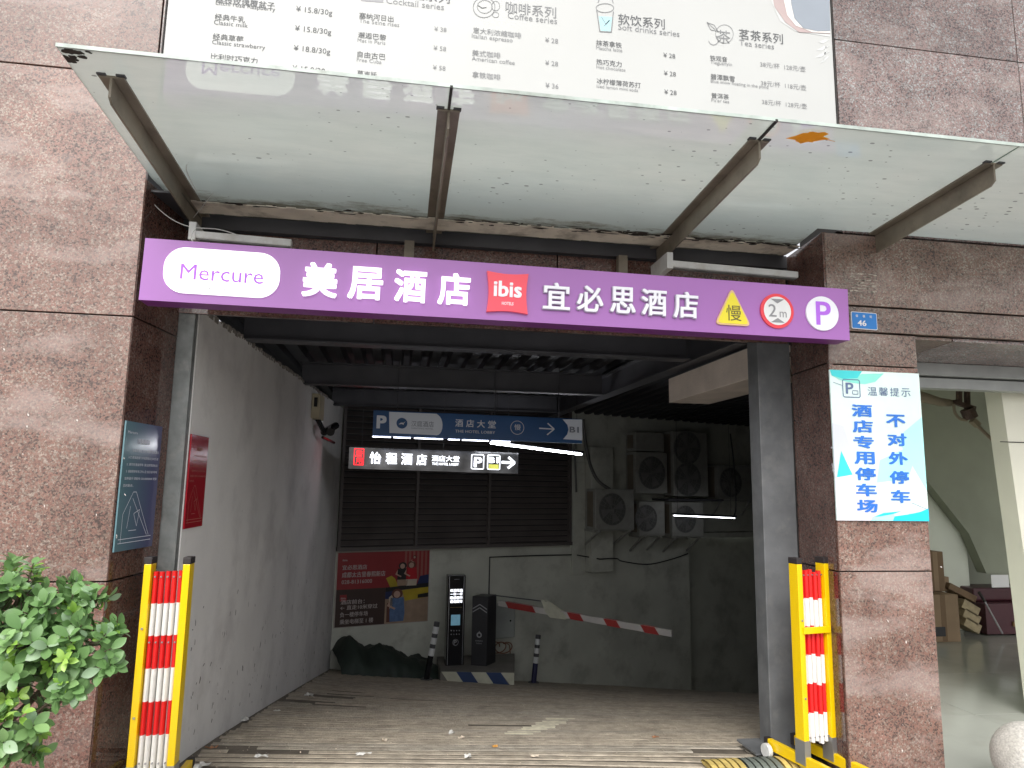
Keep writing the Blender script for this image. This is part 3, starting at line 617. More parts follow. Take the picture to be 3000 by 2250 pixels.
# ================================================================== house number plate
a = ray(2493, 912, 1, F0 - .012); b = ray(2571, 966, 1, F0 - .012)
PF = Fr((a.x, F0 - .012, b.z), (1, 0, -.02)); pw, ph = b.x - a.x, a.z - b.z
pl = thing('house_number_plate', (a.x, F0 - .01, b.z), 'small blue house number plate reading 46 beside the purple sign', 'house number')
part('plate_rim', MB().prism(PF, rrect(-.0, pw, 0, ph, .008), -.010, 0), WHITEP, pl)
part('plate_face', MB().prism(PF, rrect(.004, pw - .004, .004, ph - .004, .006), .0005, .002), PLATE, pl)
text("46", PF, pw * .22, ph * .18, h=ph * .33, w=pw * .34, box=True, d=.0035, m=WHITEP, parent=pl, bold=.03)
for k, ch in enumerate("督署街"): text(ch, PF, pw * (.16 + .27 * k), ph * .68, h=ph * .15, w=pw * .1, box=True, d=.0035, m=WHITEP, parent=pl)
chips = MB()
for k in range(34):
    if k % 2: px, py = random.uniform(2480, 2760), random.uniform(1560, 2240)
    else: px, py = random.uniform(5, 380), random.uniform(950, 1600)
    q = ray(px, py, 1, F0 - .0025); w_ = random.uniform(.002, .007); h_ = random.uniform(.003, .012); a_ = random.uniform(0, 3)
    chips.flat(Fr((q.x, F0 - .0035, q.z), (1, 0, 0)), [(w_ * random.uniform(.5, 1.3) * math.cos(t_ + a_), h_ * random.uniform(.4, 1) * math.sin(t_)) for t_ in (0, 1.2, 2.3, 3.4, 4.8)], 0)
part('chips', chips, mat('fresh_stone_chip', (.62, .57, .53), .8), fac, kind='stuff')
# scraped glue marks
GLUE = mat('dried_glue', (.45, .40, .34), .8, var=.3, vscale=50); mb = MB()
for k in range(60):
    x = random.uniform(2484, 2560); y = 803 + random.choice([0, 8, 17, 25, 33, 42, 50]) + (x - 2484) * .05 + random.uniform(-2, 2)
    q = ray(x, y, 1, F0 - .003); w_ = random.uniform(.01, .035); h_ = random.uniform(.003, .007)
    mb.b(q.x, q.x + w_, F0 - .0045, F0 - .0015, q.z, q.z + h_)
solo('glue_residue', mb, GLUE, 'rows of dried glue marks on the granite above the blue number plate', 'glue marks')

# ================================================================== right parking poster
QF = Fr((2.528, F0 - .012, 1.430), (1, 0, 0)); qw, qh = .600, .893
pst = thing('parking_notice', (2.53, F0 - .01, 1.43), 'tall pale turquoise parking notice with blue characters on the right granite pillar', 'notice')
POSTER = mat('pale_turquoise_print', (.66, .80, .76), .3, var=.12, vscale=3)
part('board', MB().box(QF, 0, qw, 0, qh, -.010, 0), POSTER, pst)
TEAL = mat('teal_print', (.05, .60, .62), .3, var=.1); CYAN = mat('cyan_print', (.02, .55, .78), .3, var=.1); LIL = mat('lilac_print', (.60, .62, .72), .3, var=.05); AQ = mat('aqua_print', (.42, .80, .80), .3, var=.05); MINT = mat('mint_print', (.25, .72, .62), .3, var=.1)
PBLUE = mat('strong_blue_print', (.03, .17, .62), .35, var=.05); SLATE = mat('slate_print', (.12, .17, .30), .35, var=0); PALEL = mat('pale_pink_print', (.78, .76, .83), .3, var=.04)
def pp(pts, m, d=.0012): part('printed_shape', MB().flat(QF, [(u * qw, (1 - v) * qh) for u, v in pts], d), m, pst)
pp([(.0, .36), (.12, .38), (.2, .56), (.05, .62), (0, .8)], LIL); pp([(0, .55), (.2, .56), (.15, .75), (0, .95)], PALEL, .0008)
pp([(.0, .70), (.14, .72), (.45, .9), (.55, .999), (0, .999)], PALEL, .001); pp([(.4, .82), (.55, .93), (.2, .93)], LIL, .0016)
pp([(.08, .545), (.19, .70), (.02, .72)], CYAN if 0 else TEAL, .002)
pp([(.9, .56), (.78, .52), (.5, .6), (.45, .75), (.8, .72)], AQ, .0009); pp([(.999, .3), (.999, .8), (.7, .45)], AQ, .0007)
pp([(0.001, .001), (.36, .001), (.30, .05), (.15, .06), (.02, .04)], TEAL, .002); pp([(.02, .04), (.15, .06), (.36, .02), (.60, .01), (.5, .07), (.38, .09), (.25, .085), (.12, .07)], MINT, .0017)
pp([(.36, .999), (.38, .975), (.5, .945), (.62, .94), (.62, .999)], AQ, .0024); pp([(.6, .999), (.62, .97), (.78, .955), (.9, .94), (.999, .915), (.999, .999)], CYAN, .0028); pp([(.66, .88), (.78, .90), (.999, .955), (.8, .955)], LIL, .002)
pp([(.4, .975), (.5, .95), (.7, .935), (.6, .955), (.47, .97)], CYAN, .003)
for pts in ([(.03, .085), (.13, .105)], [(.82, .88), (.999, .925)]):
    line_(QF, [(u * qw, (1 - v) * qh) for u, v in pts], .0025, SLATE, pst, .003, px=False)
ro = [(u * qw, (1 - v) * qh) for u, v in ((.13, .06), (.325, .06), (.325, .185), (.13, .185))]
def rr_ring(fr, u0, u1_, v0, v1, r, w, m, parent, d=.003, name='printed_frame'):
    part(name, MB().ring(fr, rrect(u0, u1_, v0, v1, r), rrect(u0 + w, u1_ - w, v0 + w, v1 - w, max(r - w, .001)), d, d + .0005), m, parent)
rr_ring(QF, .13 * qw, .325 * qw, (1 - .185) * qh, (1 - .06) * qh, .014, .005, SLATE, pst)
text("P", QF, .165 * qw, (1 - .16) * qh, h=.075 * qh, w=.085 * qw, box=True, d=.003, m=SLATE, parent=pst, bold=.02)
rr_ring(QF, .235 * qw, .30 * qw, (1 - .163) * qh, (1 - .135) * qh, .006, .0035, SLATE, pst, name='printed_car')
for k, ch in enumerate("温馨提示"): text(ch, QF, (.405 + .125 * k) * qw, (1 - .165) * qh, h=.058 * qh, w=.105 * qw, box=True, d=.003, m=SLATE, parent=pst, bold=-.004)
for k, ch in enumerate("酒店专用停车场"): text(ch, QF, (.215) * qw, (1 - (.313 + k * .1055)) * qh, h=.083 * qh, w=.225 * qw, box=True, d=.0045, m=PBLUE, parent=pst, bold=.045)
for k, ch in enumerate("不对外停车"): text(ch, QF, (.59) * qw, (1 - (.375 + k * .1265)) * qh, h=.085 * qh, w=.215 * qw, box=True, d=.0045, m=PBLUE, parent=pst, bold=.045)

# ================================================================== left notices
def notice(fr, w, h, name, label, boardm, title, lines, ink, cat='notice', logo="Mercure", org=None):
    t_ = thing(name, org, label, cat)
    part('board', MB().box(fr, 0, w, 0, h, -.008, 0), boardm, t_)
    if logo: text(logo, fr, w * .06, h * .905, h=h * .022, w=w * .25, box=True, d=.0015, m=ink, parent=t_)
    text(title, fr, w * .33, h * .83, h=h * .042, w=w * .34, box=True, d=.0015, m=ink, parent=t_, bold=.03)
    for k, (s, x0, x1) in enumerate(lines): text(s, fr, w * x0, h * (.765 - .055 * k), h=h * .022, w=w * (x1 - x0), box=True, d=.0015, m=ink, parent=t_)
    P = lambda *q: [(a * w, b * h) for a, b in q]
    for pts in (P((.12, .06), (.12, .28), (.34, .45), (.42, .45), (.85, .10)), P((.34, .40), (.80, .10)), P((.25, .17), (.30, .34)), P((.06, .09), (.92, .09)), P((.06, .06), (.92, .06)), P((.4, .28), (.55, .31), (.5, .18), (.4, .28)), P((.3, .15), (.5, .15))):
        line_(fr, pts, .003, ink, t_, .0015, px=False)
    return t_
BLP = bpy.data.materials.new('blue_gradient_print'); BLP.use_nodes = True; t = BLP.node_tree; p_ = t.nodes['Principled BSDF']; p_.inputs['Roughness'].default_value = .12
tc = N(t, 'ShaderNodeTexCoord'); sx = N(t, 'ShaderNodeSeparateXYZ'); t.links.new(tc.outputs['Generated'], sx.inputs[0])
rp = N(t, 'ShaderNodeValToRGB'); t.links.new(sx.outputs['Y'], rp.inputs[0]); rp.color_ramp.elements[0].color = (.12, .22, .25, 1); rp.color_ramp.elements[0].position = 0; rp.color_ramp.elements[1].color = (.09, .09, .19, 1); rp.color_ramp.elements[1].position = .9
t.links.new(rp.outputs[0], p_.inputs['Base Color'])
PINK = mat('pale_ink', (.75, .77, .85), .5, var=0); REDP = mat('dark_red_print', (.36, .014, .025), .12, var=.1); RINK = mat('faded_gold_ink', (.42, .14, .09), .5, var=0)
LN = [("尊敬的宾客 您好 欢迎光临本酒店", .22, .95), ("入口请减速慢行并按照指示方向行驶", .12, .95), ("2. 请勿在通道停车 请注意限高标志", .10, .95), ("3. 请按照停车场工作人员 指引有序停车", .10, .95), ("如有疑问 请致电 028-88888888 谢谢", .08, .95), ("您的配合。", .06, .32)]
RLn = Fr(RL.p(0, 0, .010), RL.r)
c_ = [RLn.at(372, 1226), RLn.at(475, 1256), RLn.at(446, 1597), RLn.at(333, 1621)]
u0, u1_ = (c_[0][0] + c_[3][0]) / 2, (c_[1][0] + c_[2][0]) / 2; v0 = (c_[2][1] + c_[3][1]) / 2; v1 = (c_[0][1] + c_[1][1]) / 2
NF = Fr(RLn.p(u0, v0), RLn.r); notice(NF, u1_ - u0, v1 - v0, 'parking_notice', 'blue green glossy notice on the left granite jamb beside the folded barrier', BLP, "温馨提示", LN, PINK, org=NF.o)
LWF = Fr((-1.238, 4.36, 0), (.28, 7.14, 0))           # ramp side wall on the left
RN = Fr(LWF.p(0, 0, .012), LWF.r)
c_ = [RN.at(548, 1266), RN.at(614, 1285), RN.at(590, 1543), RN.at(521, 1551)]
u0, u1_ = max(.0, (c_[0][0] + c_[3][0]) / 2), (c_[1][0] + c_[2][0]) / 2; v0 = (c_[2][1] + c_[3][1]) / 2; v1 = (c_[0][1] + c_[1][1]) / 2
NF = Fr(RN.p(u0, v0), RN.r); notice(NF, u1_ - u0, v1 - v0, 'parking_notice', 'dark red notice on the plastered ramp wall just inside the entrance', REDP, "温馨提示", LN, RINK, logo=None, org=NF.o)

# ================================================================== entrance posts
part_ = MB().b(2.345, 2.58, 4.30, 4.44, 0, 2.62)
solo('steel_post', part_, POSTM, 'wide dark grey steel post on the right side of the garage opening', 'post', bevel=.004)
solo('base_plate', MB().b(2.20, 2.62, 4.22, 4.47, .001, .012), POSTM, 'flat steel plate on the ground under the dark grey post', 'plate')
solo('steel_post', MB().b(-1.34, -1.245, 4.30, 4.40, 0, 2.62), POSTL, 'narrow weathered grey post on the left side of the garage opening', 'post', bevel=.004)

# ================================================================== garage interior
def fz(x, y):
    t_ = max(0, y - 4.02); ts = t_ - .5 * (1 - math.exp(-t_ / .5))
    return -.172 * ts - .019 * max(0, t_ - .4) * max(0, x + 1) ** .75 - .012
rp_ = MB(); nx, ny = 46, 44
xs = [-1.35 + 10.2 * i / nx for i in range(nx + 1)]; ys = [4.02 + 11.6 * j / ny for j in range(ny + 1)]
V = [(x, y, fz(x, y)) for y in ys for x in xs]
rp_.add(V, [(j * (nx + 1) + i, j * (nx + 1) + i + 1, (j + 1) * (nx + 1) + i + 1, (j + 1) * (nx + 1) + i) for j in range(ny) for i in range(nx)])
RAMP = mat('ramp_concrete', (.13, .11, .085), .7, var=.3, vscale=9, bump=.4, bscale=40, dirt=(.05, .04, .03), dscale=2, damt=.75)
RIB = mat('ramp_rib_concrete', (.37, .32, .25), .5, var=.25, vscale=14, bump=.5, bscale=50, dirt=(.15, .125, .09), dscale=3.2, damt=.8)
rampo = part('ramp', rp_, RAMP, kind='structure', smooth=True, label='ribbed concrete ramp going down into the garage')
# anti-slip ribs fanning out as the ramp bends right; worn, broken here and there
rb = MB()
for k in range(108):
    ly = 4.06 + k * .112; sl_ = -(.17 + .035 * (ly - 4.0)); lx = -1.24 + .28 * min(1, (ly - 4.36) / 7.14) + .02
    x = lx + random.uniform(0, .05); prev = None; mi_ = random.choice((0, 0, 1)); w = .031
    gap = 0
    while x < 8.6:
        y = ly + sl_ * (x - lx) ; ok = 4.07 < y and (y > 4.31 or (x > -1.30 and x < 2.3)) and y < 11.45 + .319 * (x + .96) and x < 2.75 + .55 * (y - 4.3)
        if random.random() < (.035 if x < -.5 else .005): gap = random.randint(1, 2)
        if ok and gap <= 0:
            j = random.uniform(-.003, .003); hgt = .0055 + random.uniform(-.001, .001)
            c = (x, y + j)
            if prev:
                (xa, ya), (xb, yb) = prev, c; za, zb = fz(xa, ya), fz(xb, yb)
                ww = w * random.uniform(.93, 1.05)
                V = [(xa, ya - ww, za - .002), (xb, yb - ww, zb - .002), (xb, yb + ww, zb - .002), (xa, ya + ww, za - .002), (xa, ya - ww * .7, za + hgt), (xb, yb - ww * .7, zb + hgt), (xb, yb + ww * .7, zb + hgt), (xa, ya + ww * .7, za + hgt)]
                rb.add(V, [(4, 5, 6, 7), (0, 1, 5, 4), (2, 3, 7, 6), (0, 4, 7, 3), (1, 2, 6, 5)], mi_)
            prev = c
        else: prev = None
        gap -= 1; x += .17
part('anti_slip_ribs', rb, [RIB, mat('darker_rib_concrete', (.33, .295, .24), .55, var=.25, vscale=12, bump=.5, bscale=50, dirt=(.14, .115, .08), dscale=3.2, damt=.8)], rampo, kind='stuff')
# remains of a painted arrow
PAINT = mat('worn_road_paint', (.62, .58, .44), .6, var=.2, vscale=20); am = MB()
for k in range(11):
    s_ = k / 10; px = 1520 + 120 * s_ + 12 * math.sin(s_ * 3); py = 2150 - 48 * s_
    q = ray(px, py, 2, fz(1.0, 5.2)); 
    for it in range(4): q = ray(px, py, 2, fz(q.x, q.y) + .006)
    wd = .10 + .02 * math.sin(k * 2); sl_ = -.24
    xa, xb = q.x - wd, q.x + wd; ya, yb = q.y - wd * sl_, q.y + wd * sl_
    am.add([(xa, ya - .018, fz(xa, ya) + .008), (xb, yb - .018, fz(xb, yb) + .008), (xb, yb + .018, fz(xb, yb) + .008), (xa, ya + .018, fz(xa, ya) + .008)], [(0, 1, 2, 3)])
part('painted_arrow', am, PAINT, rampo)
for pts in (((1590, 2107), (1660, 2104)), ((1640, 2100), (1685, 2108)), ((1660, 2112), (1686, 2118))):
    pass
# side wall left
lw = thing('ramp_wall', (-1.25, 4.4, 0), 'grey plastered side wall along the left of the ramp', 'wall')
part('wall', MB().add([LWF.p(0, -2.2, -.3), LWF.p(7.2, -2.2, -.3), LWF.p(7.2, 2.80, -.3), LWF.p(0, 2.64, -.3), LWF.p(0, -2.2, 0), LWF.p(7.2, -2.2, 0), LWF.p(7.2, 2.80, 0), LWF.p(0, 2.64, 0)], [(4, 5, 6, 7), (3, 2, 1, 0), (0, 4, 7, 3), (1, 2, 6, 5), (7, 6, 2, 3)]), PLASTER, lw)
rag = MB(); random.seed(11)
for k in range(90):
    u = .05 + k * .06; h_ = 2.64 + .16 * u / 7.2; rag.box(LWF, u, u + random.uniform(.02, .07), h_ - random.uniform(.004, .03), h_ + random.uniform(.0, .02), -.02, random.uniform(.002, .006))
part('crumbling_edge', rag, mat('broken_plaster', (.30, .27, .24), .9, var=.4, vscale=40), lw, kind='stuff')
sc_ = MB()
for k in range(150):
    u = .15 + 6.8 * random.random() ** 1.3; p0 = LWF.p(u, 0); v = fz(p0.x, p0.y) + abs(random.gauss(0, .55)) + .05; w_ = random.uniform(.004, .03); h_ = random.uniform(.008, .05); l_ = random.uniform(-.02, .02)
    if v < 2.5: sc_.flat(LWF, [(u, v), (u + w_ * .5, v - h_ * .1), (u + w_ + l_, v + h_ * .6), (u + w_ * .4 + l_, v + h_)], .0015)
part('scuff_marks', sc_, mat('dark_scuff', (.22, .20, .18), .8, var=.4, vscale=30), lw, kind='stuff')
# far wall
A18 = math.radians(17.7); BW = Fr((-.96, 11.5, 0), (math.cos(A18), math.sin(A18), 0))
fw = thing('far_wall', (-.96, 11.5, -1.3), 'dingy rendered wall across the bottom of the ramp', 'wall')
part('wall', MB().box(BW, -.1, 5.16, -4, 3.2, -.3, 0), PLASTER2, fw)
part('wall', MB().box(BW, 5.16, 7.16, -4, 3.2, -.4, -.06), PLASTER2, fw)
part('wall', MB().box(BW, 7.16, 11, .72, 3.2, -.5, -.10), PLASTER2, fw)
part('wall', MB().box(BW, 7.16, 11, -4, .60, -1.2, -.60), PLASTER2, fw)
part('ledge', MB().box(BW, 7.12, 11, .60, .70, -.5, .02), PLASTER2, fw, bevel=.004)
part('pier', MB().box(BW, 4.62, 5.12, .05, 2.35, -.02, .22), PLASTER2, fw, bevel=.006)
part('pier', MB().box(BW, 4.32, 4.60, -.0, 2.05, -.02, .05), PLASTER2, fw, bevel=.006)
# right-hand boundary of the curved ramp (out of sight from the street)
solo('side_wall', MB().prism(Fr((0, 0, 0), (1, 0, 0), (0, 1, 0)), [(2.70, 4.45), (2.86, 4.45), (9.2, 15.9), (9.05, 15.9)], -4, 3.0), DARKWALL, 'dark wall along the right side of the ramp behind the grey post', 'wall')
# louvre screen
lv = thing('louvre_screen', (-.9, 11.5, .56), 'dark slatted louvre screen above the hotel poster on the far wall', 'louvre')
part('backing', MB().box(BW, .03, 4.28, .58, 3.1, .002, .01), mat('louvre_dark', (.02, .02, .02), .8), lv)
sm = MB().box(Fr((0, 0, 0), (1, 0, 0)), -.5, .5, -.03, .03, -.006, .006)
slme = None
for k in range(25):
    z = .62 + k * .098
    for (a_, b_) in ((.06, 1.28), (1.30, 2.60), (2.62, 4.24)):
        mb = MB(); q = [BW.p(a_, z, .075), BW.p(b_, z, .075), BW.p(b_, z + .070, .02), BW.p(a_, z + .070, .02)]
        mb.add(q + [v + Vector((0, 0, .007)) for v in q], [(3, 2, 1, 0), (4, 5, 6, 7), (0, 1, 5, 4), (1, 2, 6, 5), (2, 3, 7, 6), (3, 0, 4, 7)])
        part('slat', mb, SLAT, lv)
for s_ in (.03, 1.29, 2.61, 4.26): part('frame_post', MB().box(BW, s_ - .022, s_ + .022, .56, 3.1, .01, .09), SLAT, lv)
part('frame_rail', MB().box(BW, 0, 4.30, .54, .60, .01, .095), SLAT, lv)
# poster with two photographs
PH = Fr(BW.p(0, 0, .008), BW.r)
ps = thing('hotel_poster', (-.9, 11.5, -.64), 'large red and brown hotel poster with people on the far wall under the louvres', 'poster')
pa, pb, pc, pd = .04, 1.56, -.62, .51
part('sheet', MB().box(PH, pa - .02, pb + .01, pc - .01, pd + .02, -.007, 0), mat('poster_white_border', (.42, .38, .34), .5), ps)
def pq(u, v): return (pa + (pb - pa) * u, pd + (pc - pd) * v)
def pf(pts, m, d=.0015, name='printed_shape'): part(name, MB().flat(PH, [pq(*q) for q in pts], d), m, ps)
PR = mat('poster_red', (.30, .03, .035), .4, var=.1, vscale=2); PB = mat('poster_brown', (.06, .035, .03), .4, var=.1); PY = mat('poster_yellow', (.45, .34, .03), .4, var=.2); PN = mat('poster_navy', (.02, .03, .10), .4); PK = mat('poster_black', (.02, .018, .02), .4)
PS = mat('poster_skin', (.50, .33, .26), .5, var=.1); PRR = mat('poster_shirt_red', (.5, .02, .03), .4); PD = mat('poster_denim', (.10, .17, .33), .5, var=.2, vscale=20); PT = mat('poster_tan', (.34, .24, .17), .5, var=.15, vscale=9); PC = mat('poster_cream', (.55, .48, .38), .5); PHAIR = mat('poster_hair', (.13, .05, .035), .5, var=.2); PSTR = mat('poster_stripe', (.36, .12, .10), .5, var=.1)
pf([(0, 0), (1, 0), (1, .5), (0, .5)], PR, .001); pf([(0, .5), (.52, .5), (.52, 1), (0, 1)], PB, .001); pf([(.52, .5), (1, .5), (1, 1), (.52, 1)], PT, .001)
for k in range(6): pf([(.72 + k * .046, .0), (.745 + k * .046, .0), (.745 + k * .046, .42), (.72 + k * .046, .42)], PSTR, .0018)
pf([(.9, .36), (1, .34), (1, .50), (.86, .50)], PN, .0024); pf([(.52, .5), (1, .46), (1, .52), (.52, .56)], PK, .0026); pf([(.52, .37), (.58, .34), (.62, .38), (.66, .49), (.57, .5)], PY, .0026)
pf([(.70, .55), (1, .51), (1, .66), (.74, .70)], PY, .002); pf([(.88, .62), (1, .60), (1, .66), (.88, .67)], PK, .0026); pf([(.54, .72), (.6, .7), (.6, .98), (.54, .98)], PHAIR, .002); pf([(.52, .56), (.60, .55), (.60, .66), (.52, .66)], PN, .002)
def figure(cx, cy, s_, hair, top, low):
    e = lambda ox, oy, rx, ry, n=14: [(cx + (ox + rx * math.cos(2 * math.pi * k / n)) * s_, cy + (oy + ry * math.sin(2 * math.pi * k / n)) * s_) for k in range(n)]
    pf([(cx - .28 * s_, cy + .18 * s_), (cx + .28 * s_, cy + .18 * s_), (cx + .34 * s_, cy + 1.0 * s_), (cx - .30 * s_, cy + 1.0 * s_)], top, .003, 'printed_figure')
    pf([(cx - .30 * s_, cy + 1.0 * s_), (cx + .34 * s_, cy + 1.0 * s_), (cx + .30 * s_, cy + 1.45 * s_), (cx - .28 * s_, cy + 1.45 * s_)], low, .0032, 'printed_figure')
    pf(e(0, -.03, .24, .26), hair, .0034, 'printed_figure'); pf(e(-.01, .01, .14, .19), PS, .0038, 'printed_figure')
    pf([(cx - .28 * s_, cy + .25 * s_), (cx - .42 * s_, cy + .6 * s_), (cx - .10 * s_, cy + .82 * s_), (cx - .05 * s_, cy + .74 * s_), (cx - .30 * s_, cy + .58 * s_)], PS, .0036, 'printed_figure')
figure(.70, .21, .19, PK, PK, PT); figure(.80, .20, .20, PHAIR, PRR, PC); figure(.83, .09, .09, PK, PR, PR); figure(.65, .60, .26, PHAIR, PD, PD)
pf([(.56, .64), (.60, .60), (.60, .76), (.57, .8)], PC, .003)
PW_ = mat('poster_white_ink', (.50, .44, .42), .5, var=0)
def pt(s, u0, v, u1_, hh, b=.02):
    a = pq(u0, v); c = pq(u1_, v); text(s, PH, a[0], a[1], h=hh, w=c[0] - a[0], box=True, d=.003, m=PW_, parent=ps, bold=b)
pt("宜必思酒店", .05, .235, .31, .075); pt("成都太古里春熙新店", .05, .34, .51, .085); pt("028-81316000", .05, .425, .37, .06, .01)
pt("酒店前台：", .05, .70, .30, .07); pt("← 直走10米穿过", .05, .775, .44, .07); pt("负一楼停车场", .05, .87, .34, .075); pt("乘坐电梯至 1 楼", .05, .965, .40, .075)
pt("ibis", .05, .115, .10, .03); pf([(.04, .57), (.11, .57), (.11, .655), (.04, .655)], PR, .0022); pt("ibis", .05, .63, .10, .03)

# ------------------------------------------------------------------ ceiling, beams
dk = MB(); x = -1.6
while x < 9:
    zz = 2.98
    V = [(x, zz), (x + .09, zz), (x + .115, zz + .06), (x + .185, zz + .06), (x + .21, zz)]
    for (xa, za), (xb, zb) in zip(V, V[1:]): dk.add([(xa, 4.30, za), (xb, 4.30, zb), (xb, 16, zb), (xa, 16, za)], [(0, 1, 2, 3)])
    x += .21
dk.b(-1.6, 9, 4.30, 16, 3.10, 3.2)
part('ceiling', dk, DECK, kind='structure', label='black corrugated steel ceiling of the garage ramp')
CB = mat('ceiling_beam_steel', (.075, .075, .085), .45, var=.2)
bm_g = 'steel beams under the garage ceiling'
def ib(a, b, label, h=.24, w=.14):
    a = Vector(a); b = Vector(b); mb = MB(); up = Vector((0, 0, 1))
    mb.beam(a + up * .006, b + up * .006, w, .012); mb.beam(a + up * h, b + up * h, w, .012); mb.beam(a + up * (h / 2 + .003), b + up * (h / 2 + .003), .010, h - .014)
    solo('ceiling_beam', mb, CB, label, 'beam', bm_g)
ib((-1.22, 5.45, 2.66), (2.33, 5.45, 2.66), 'dark steel cross beam nearest the entrance under the garage ceiling')
ib((-1.13, 7.95, 2.68), (2.33, 7.95, 2.68), 'dark steel cross beam carrying the blue hanging sign')
ib((-1.03, 10.4, 2.72), (2.33, 10.4, 2.72), 'dark steel cross beam deepest inside the garage, above the louvres')
ib((2.42, 4.6, 2.64), (2.42, 12.3, 2.74), 'long dark steel beam running inward from the right post', .24, .15)
BLK = mat('bare_concrete_beige', (.72, .63, .55), .8, var=.12, vscale=4, bump=.3)
solo('concrete_lintel', MB().b(2.45, 2.85, 4.46, 6.15, 2.39, 2.615), BLK, 'pale bare concrete beam stub hanging inward beside the right post', 'beam', bevel=.004)

# ------------------------------------------------------------------ hanging signs
HS = Fr((-.327, 7.86, 2.157), (1, 0, 0)); HS = Fr(ray(1091, 1276, 1, 7.86), (1, 0, -.012))
hb = thing('hanging_sign', HS.o, 'long dark blue hanging sign with white arrow and THE HOTEL LOBBY lettering', 'sign')
hw = HS.at(1706, 1286)[0]; hh = HS.at(1094, 1201)[1]
NAVY = mat('sign_navy', (.012, .085, .26), .35, var=.15, vscale=2, emit=(.01, .08, .26), estr=.0); SW = mat('sign_white_print', (.55, .57, .62), .4, var=.03, emit=(.5, .55, .62), estr=.05)
part('panel', MB().box(HS, 0, hw, 0, hh, -.06, 0), NAVY, hb, bevel=.003)
def hx(px): return HS.at(px, 1240)[0]
def hp(pts, m, d=.002, name='printed_shape'): part(name, MB().flat(HS, [HS.at(*q) for q in pts], d), m, hb)
pr = [(1141, 1206), (1141, 1268), (1280, 1273)] + [(1280 + 17 * math.sin(a), 1243 - 0 + 30 * math.cos(a)) for a in [math.pi * k / 10 for k in range(1, 10)]] + [(1280, 1210)]
hp(pr, SW)
text("P", HS, HS.at(1103, 1250)[0], HS.at(1115, 1255)[1], h=HS.at(1115, 1217)[1] - HS.at(1115, 1255)[1], w=hx(1132) - hx(1103), box=True, d=.002, m=SW, parent=hb, bold=.06)
cc = HS.at(1178, 1239); cr = hx(1194) - hx(1178)
part('round_emblem', MB().flat(HS, circ(*cc, cr, 24), .0035), NAVY, hb); part('horse_mark', MB().flat(HS, [(cc[0] - cr * .6, cc[1] - cr * .25), (cc[0] - cr * .2, cc[1] + cr * .1), (cc[0] + cr * .3, cc[1] + cr * .1), (cc[0] + cr * .7, cc[1] + cr * .4), (cc[0] + cr * .3, cc[1] - cr * .1), (cc[0] + cr * .4, cc[1] - cr * .3), (cc[0], cc[1] - cr * .15)], .005), SW, hb)
GI = mat('sign_grey_ink', (.17, .19, .24), .5, var=0)
def ht(s, x0, y0, x1, y1, m=SW, b=.01):
    a = HS.at(x0, y1); c = HS.at(x1, y1); e = HS.at(x0, y0); text(s, HS, a[0], a[1], h=e[1] - a[1], w=c[0] - a[0], box=True, d=.0035, m=m, parent=hb, bold=b)
ht("汉庭酒店", 1205, 1231, 1271, 1248, GI, 0); ht("HANTING HOTEL", 1206, 1251, 1270, 1255, GI, 0)
for k, ch in enumerate("酒店大堂"): ht(ch, 1334 + 32 * k, 1225 + k, 1357 + 32 * k, 1247 + k, SW, .02)
ht("THE HOTEL LOBBY", 1334, 1256, 1451, 1264)
rc = HS.at(1516, 1248); rr_ = hx(1536) - hx(1516)
part('ring', MB().ring(HS, circ(*rc, rr_, 28), circ(*rc, rr_ * .93, 28), .002, .003), SW, hb); ht("慢", 1507, 1238, 1526, 1255); 
line_(HS, [(1580, 1249), (1620, 1251)], .014, SW, hb, .003, 'arrow'); line_(HS, [(1605, 1234), (1624, 1251), (1603, 1268)], .014, SW, hb, .003, 'arrow_head')
hp([(1649, 1222), (1663, 1238), (1666, 1252), (1662, 1266), (1650, 1280), (1706, 1283), (1706, 1222)], SW); ht("B1", 1669, 1243, 1696, 1260, GI, .03)
TUBE = mat('lit_tube', (1, 1, 1), .3, var=0, emit=(.93, .95, 1), estr=26); TUBE2 = mat('lit_tube_dim', (1, 1, 1), .3, var=0, emit=(.85, .88, 1), estr=5)
a = HS.at(1093, 1280); b = HS.at(1532, 1290)
lt = MB()
for x0, x1 in ((0, .2), (.23, .42), (.46, .78), (.84, .97), (1.0, 1.30), (1.34, 1.55)): lt.box(HS, x0, x1, -.013, -.005, -.05, -.03)
part('light_strip', lt, TUBE2, hb)
for px in (1164, 1452, 1640):
    q = HS.p(HS.at(px, 1210)[0], hh, -.03); part('hanger_rod', MB().tube([q, Vector((q.x, q.y + .0, 2.98))], .006, 6), CB, hb)
L2 = Fr(ray(1020, 1373, 1, 9.5), (1, 0, -.012)); lw2 = L2.at(1518, 1378)[0]; lh2 = L2.at(1021, 1309)[1]
ls = thing('led_sign', L2.o, 'dark mirrored sign with glowing white characters, red seal and arrow below the blue sign', 'sign')
MIR = mat('smoky_mirror_panel', (.10, .10, .105), .12, metal=.6, var=.7, vscale=3.5, detail=2)
part('panel', MB().box(L2, 0, lw2, 0, lh2, -.05, 0), MIR, ls, bevel=.002)
LEDW = mat('glowing_white_letter', (.9, .9, .95), .3, var=0, emit=(.9, .93, 1), estr=1.5); LEDR = mat('glowing_red_letter', (.8, .05, .05), .3, var=0, emit=(1, .01, .02), estr=1.6); LEDY = mat('dim_yellow_letter', (.6, .6, .1), .3, var=0, emit=(.7, .7, .1), estr=.35)
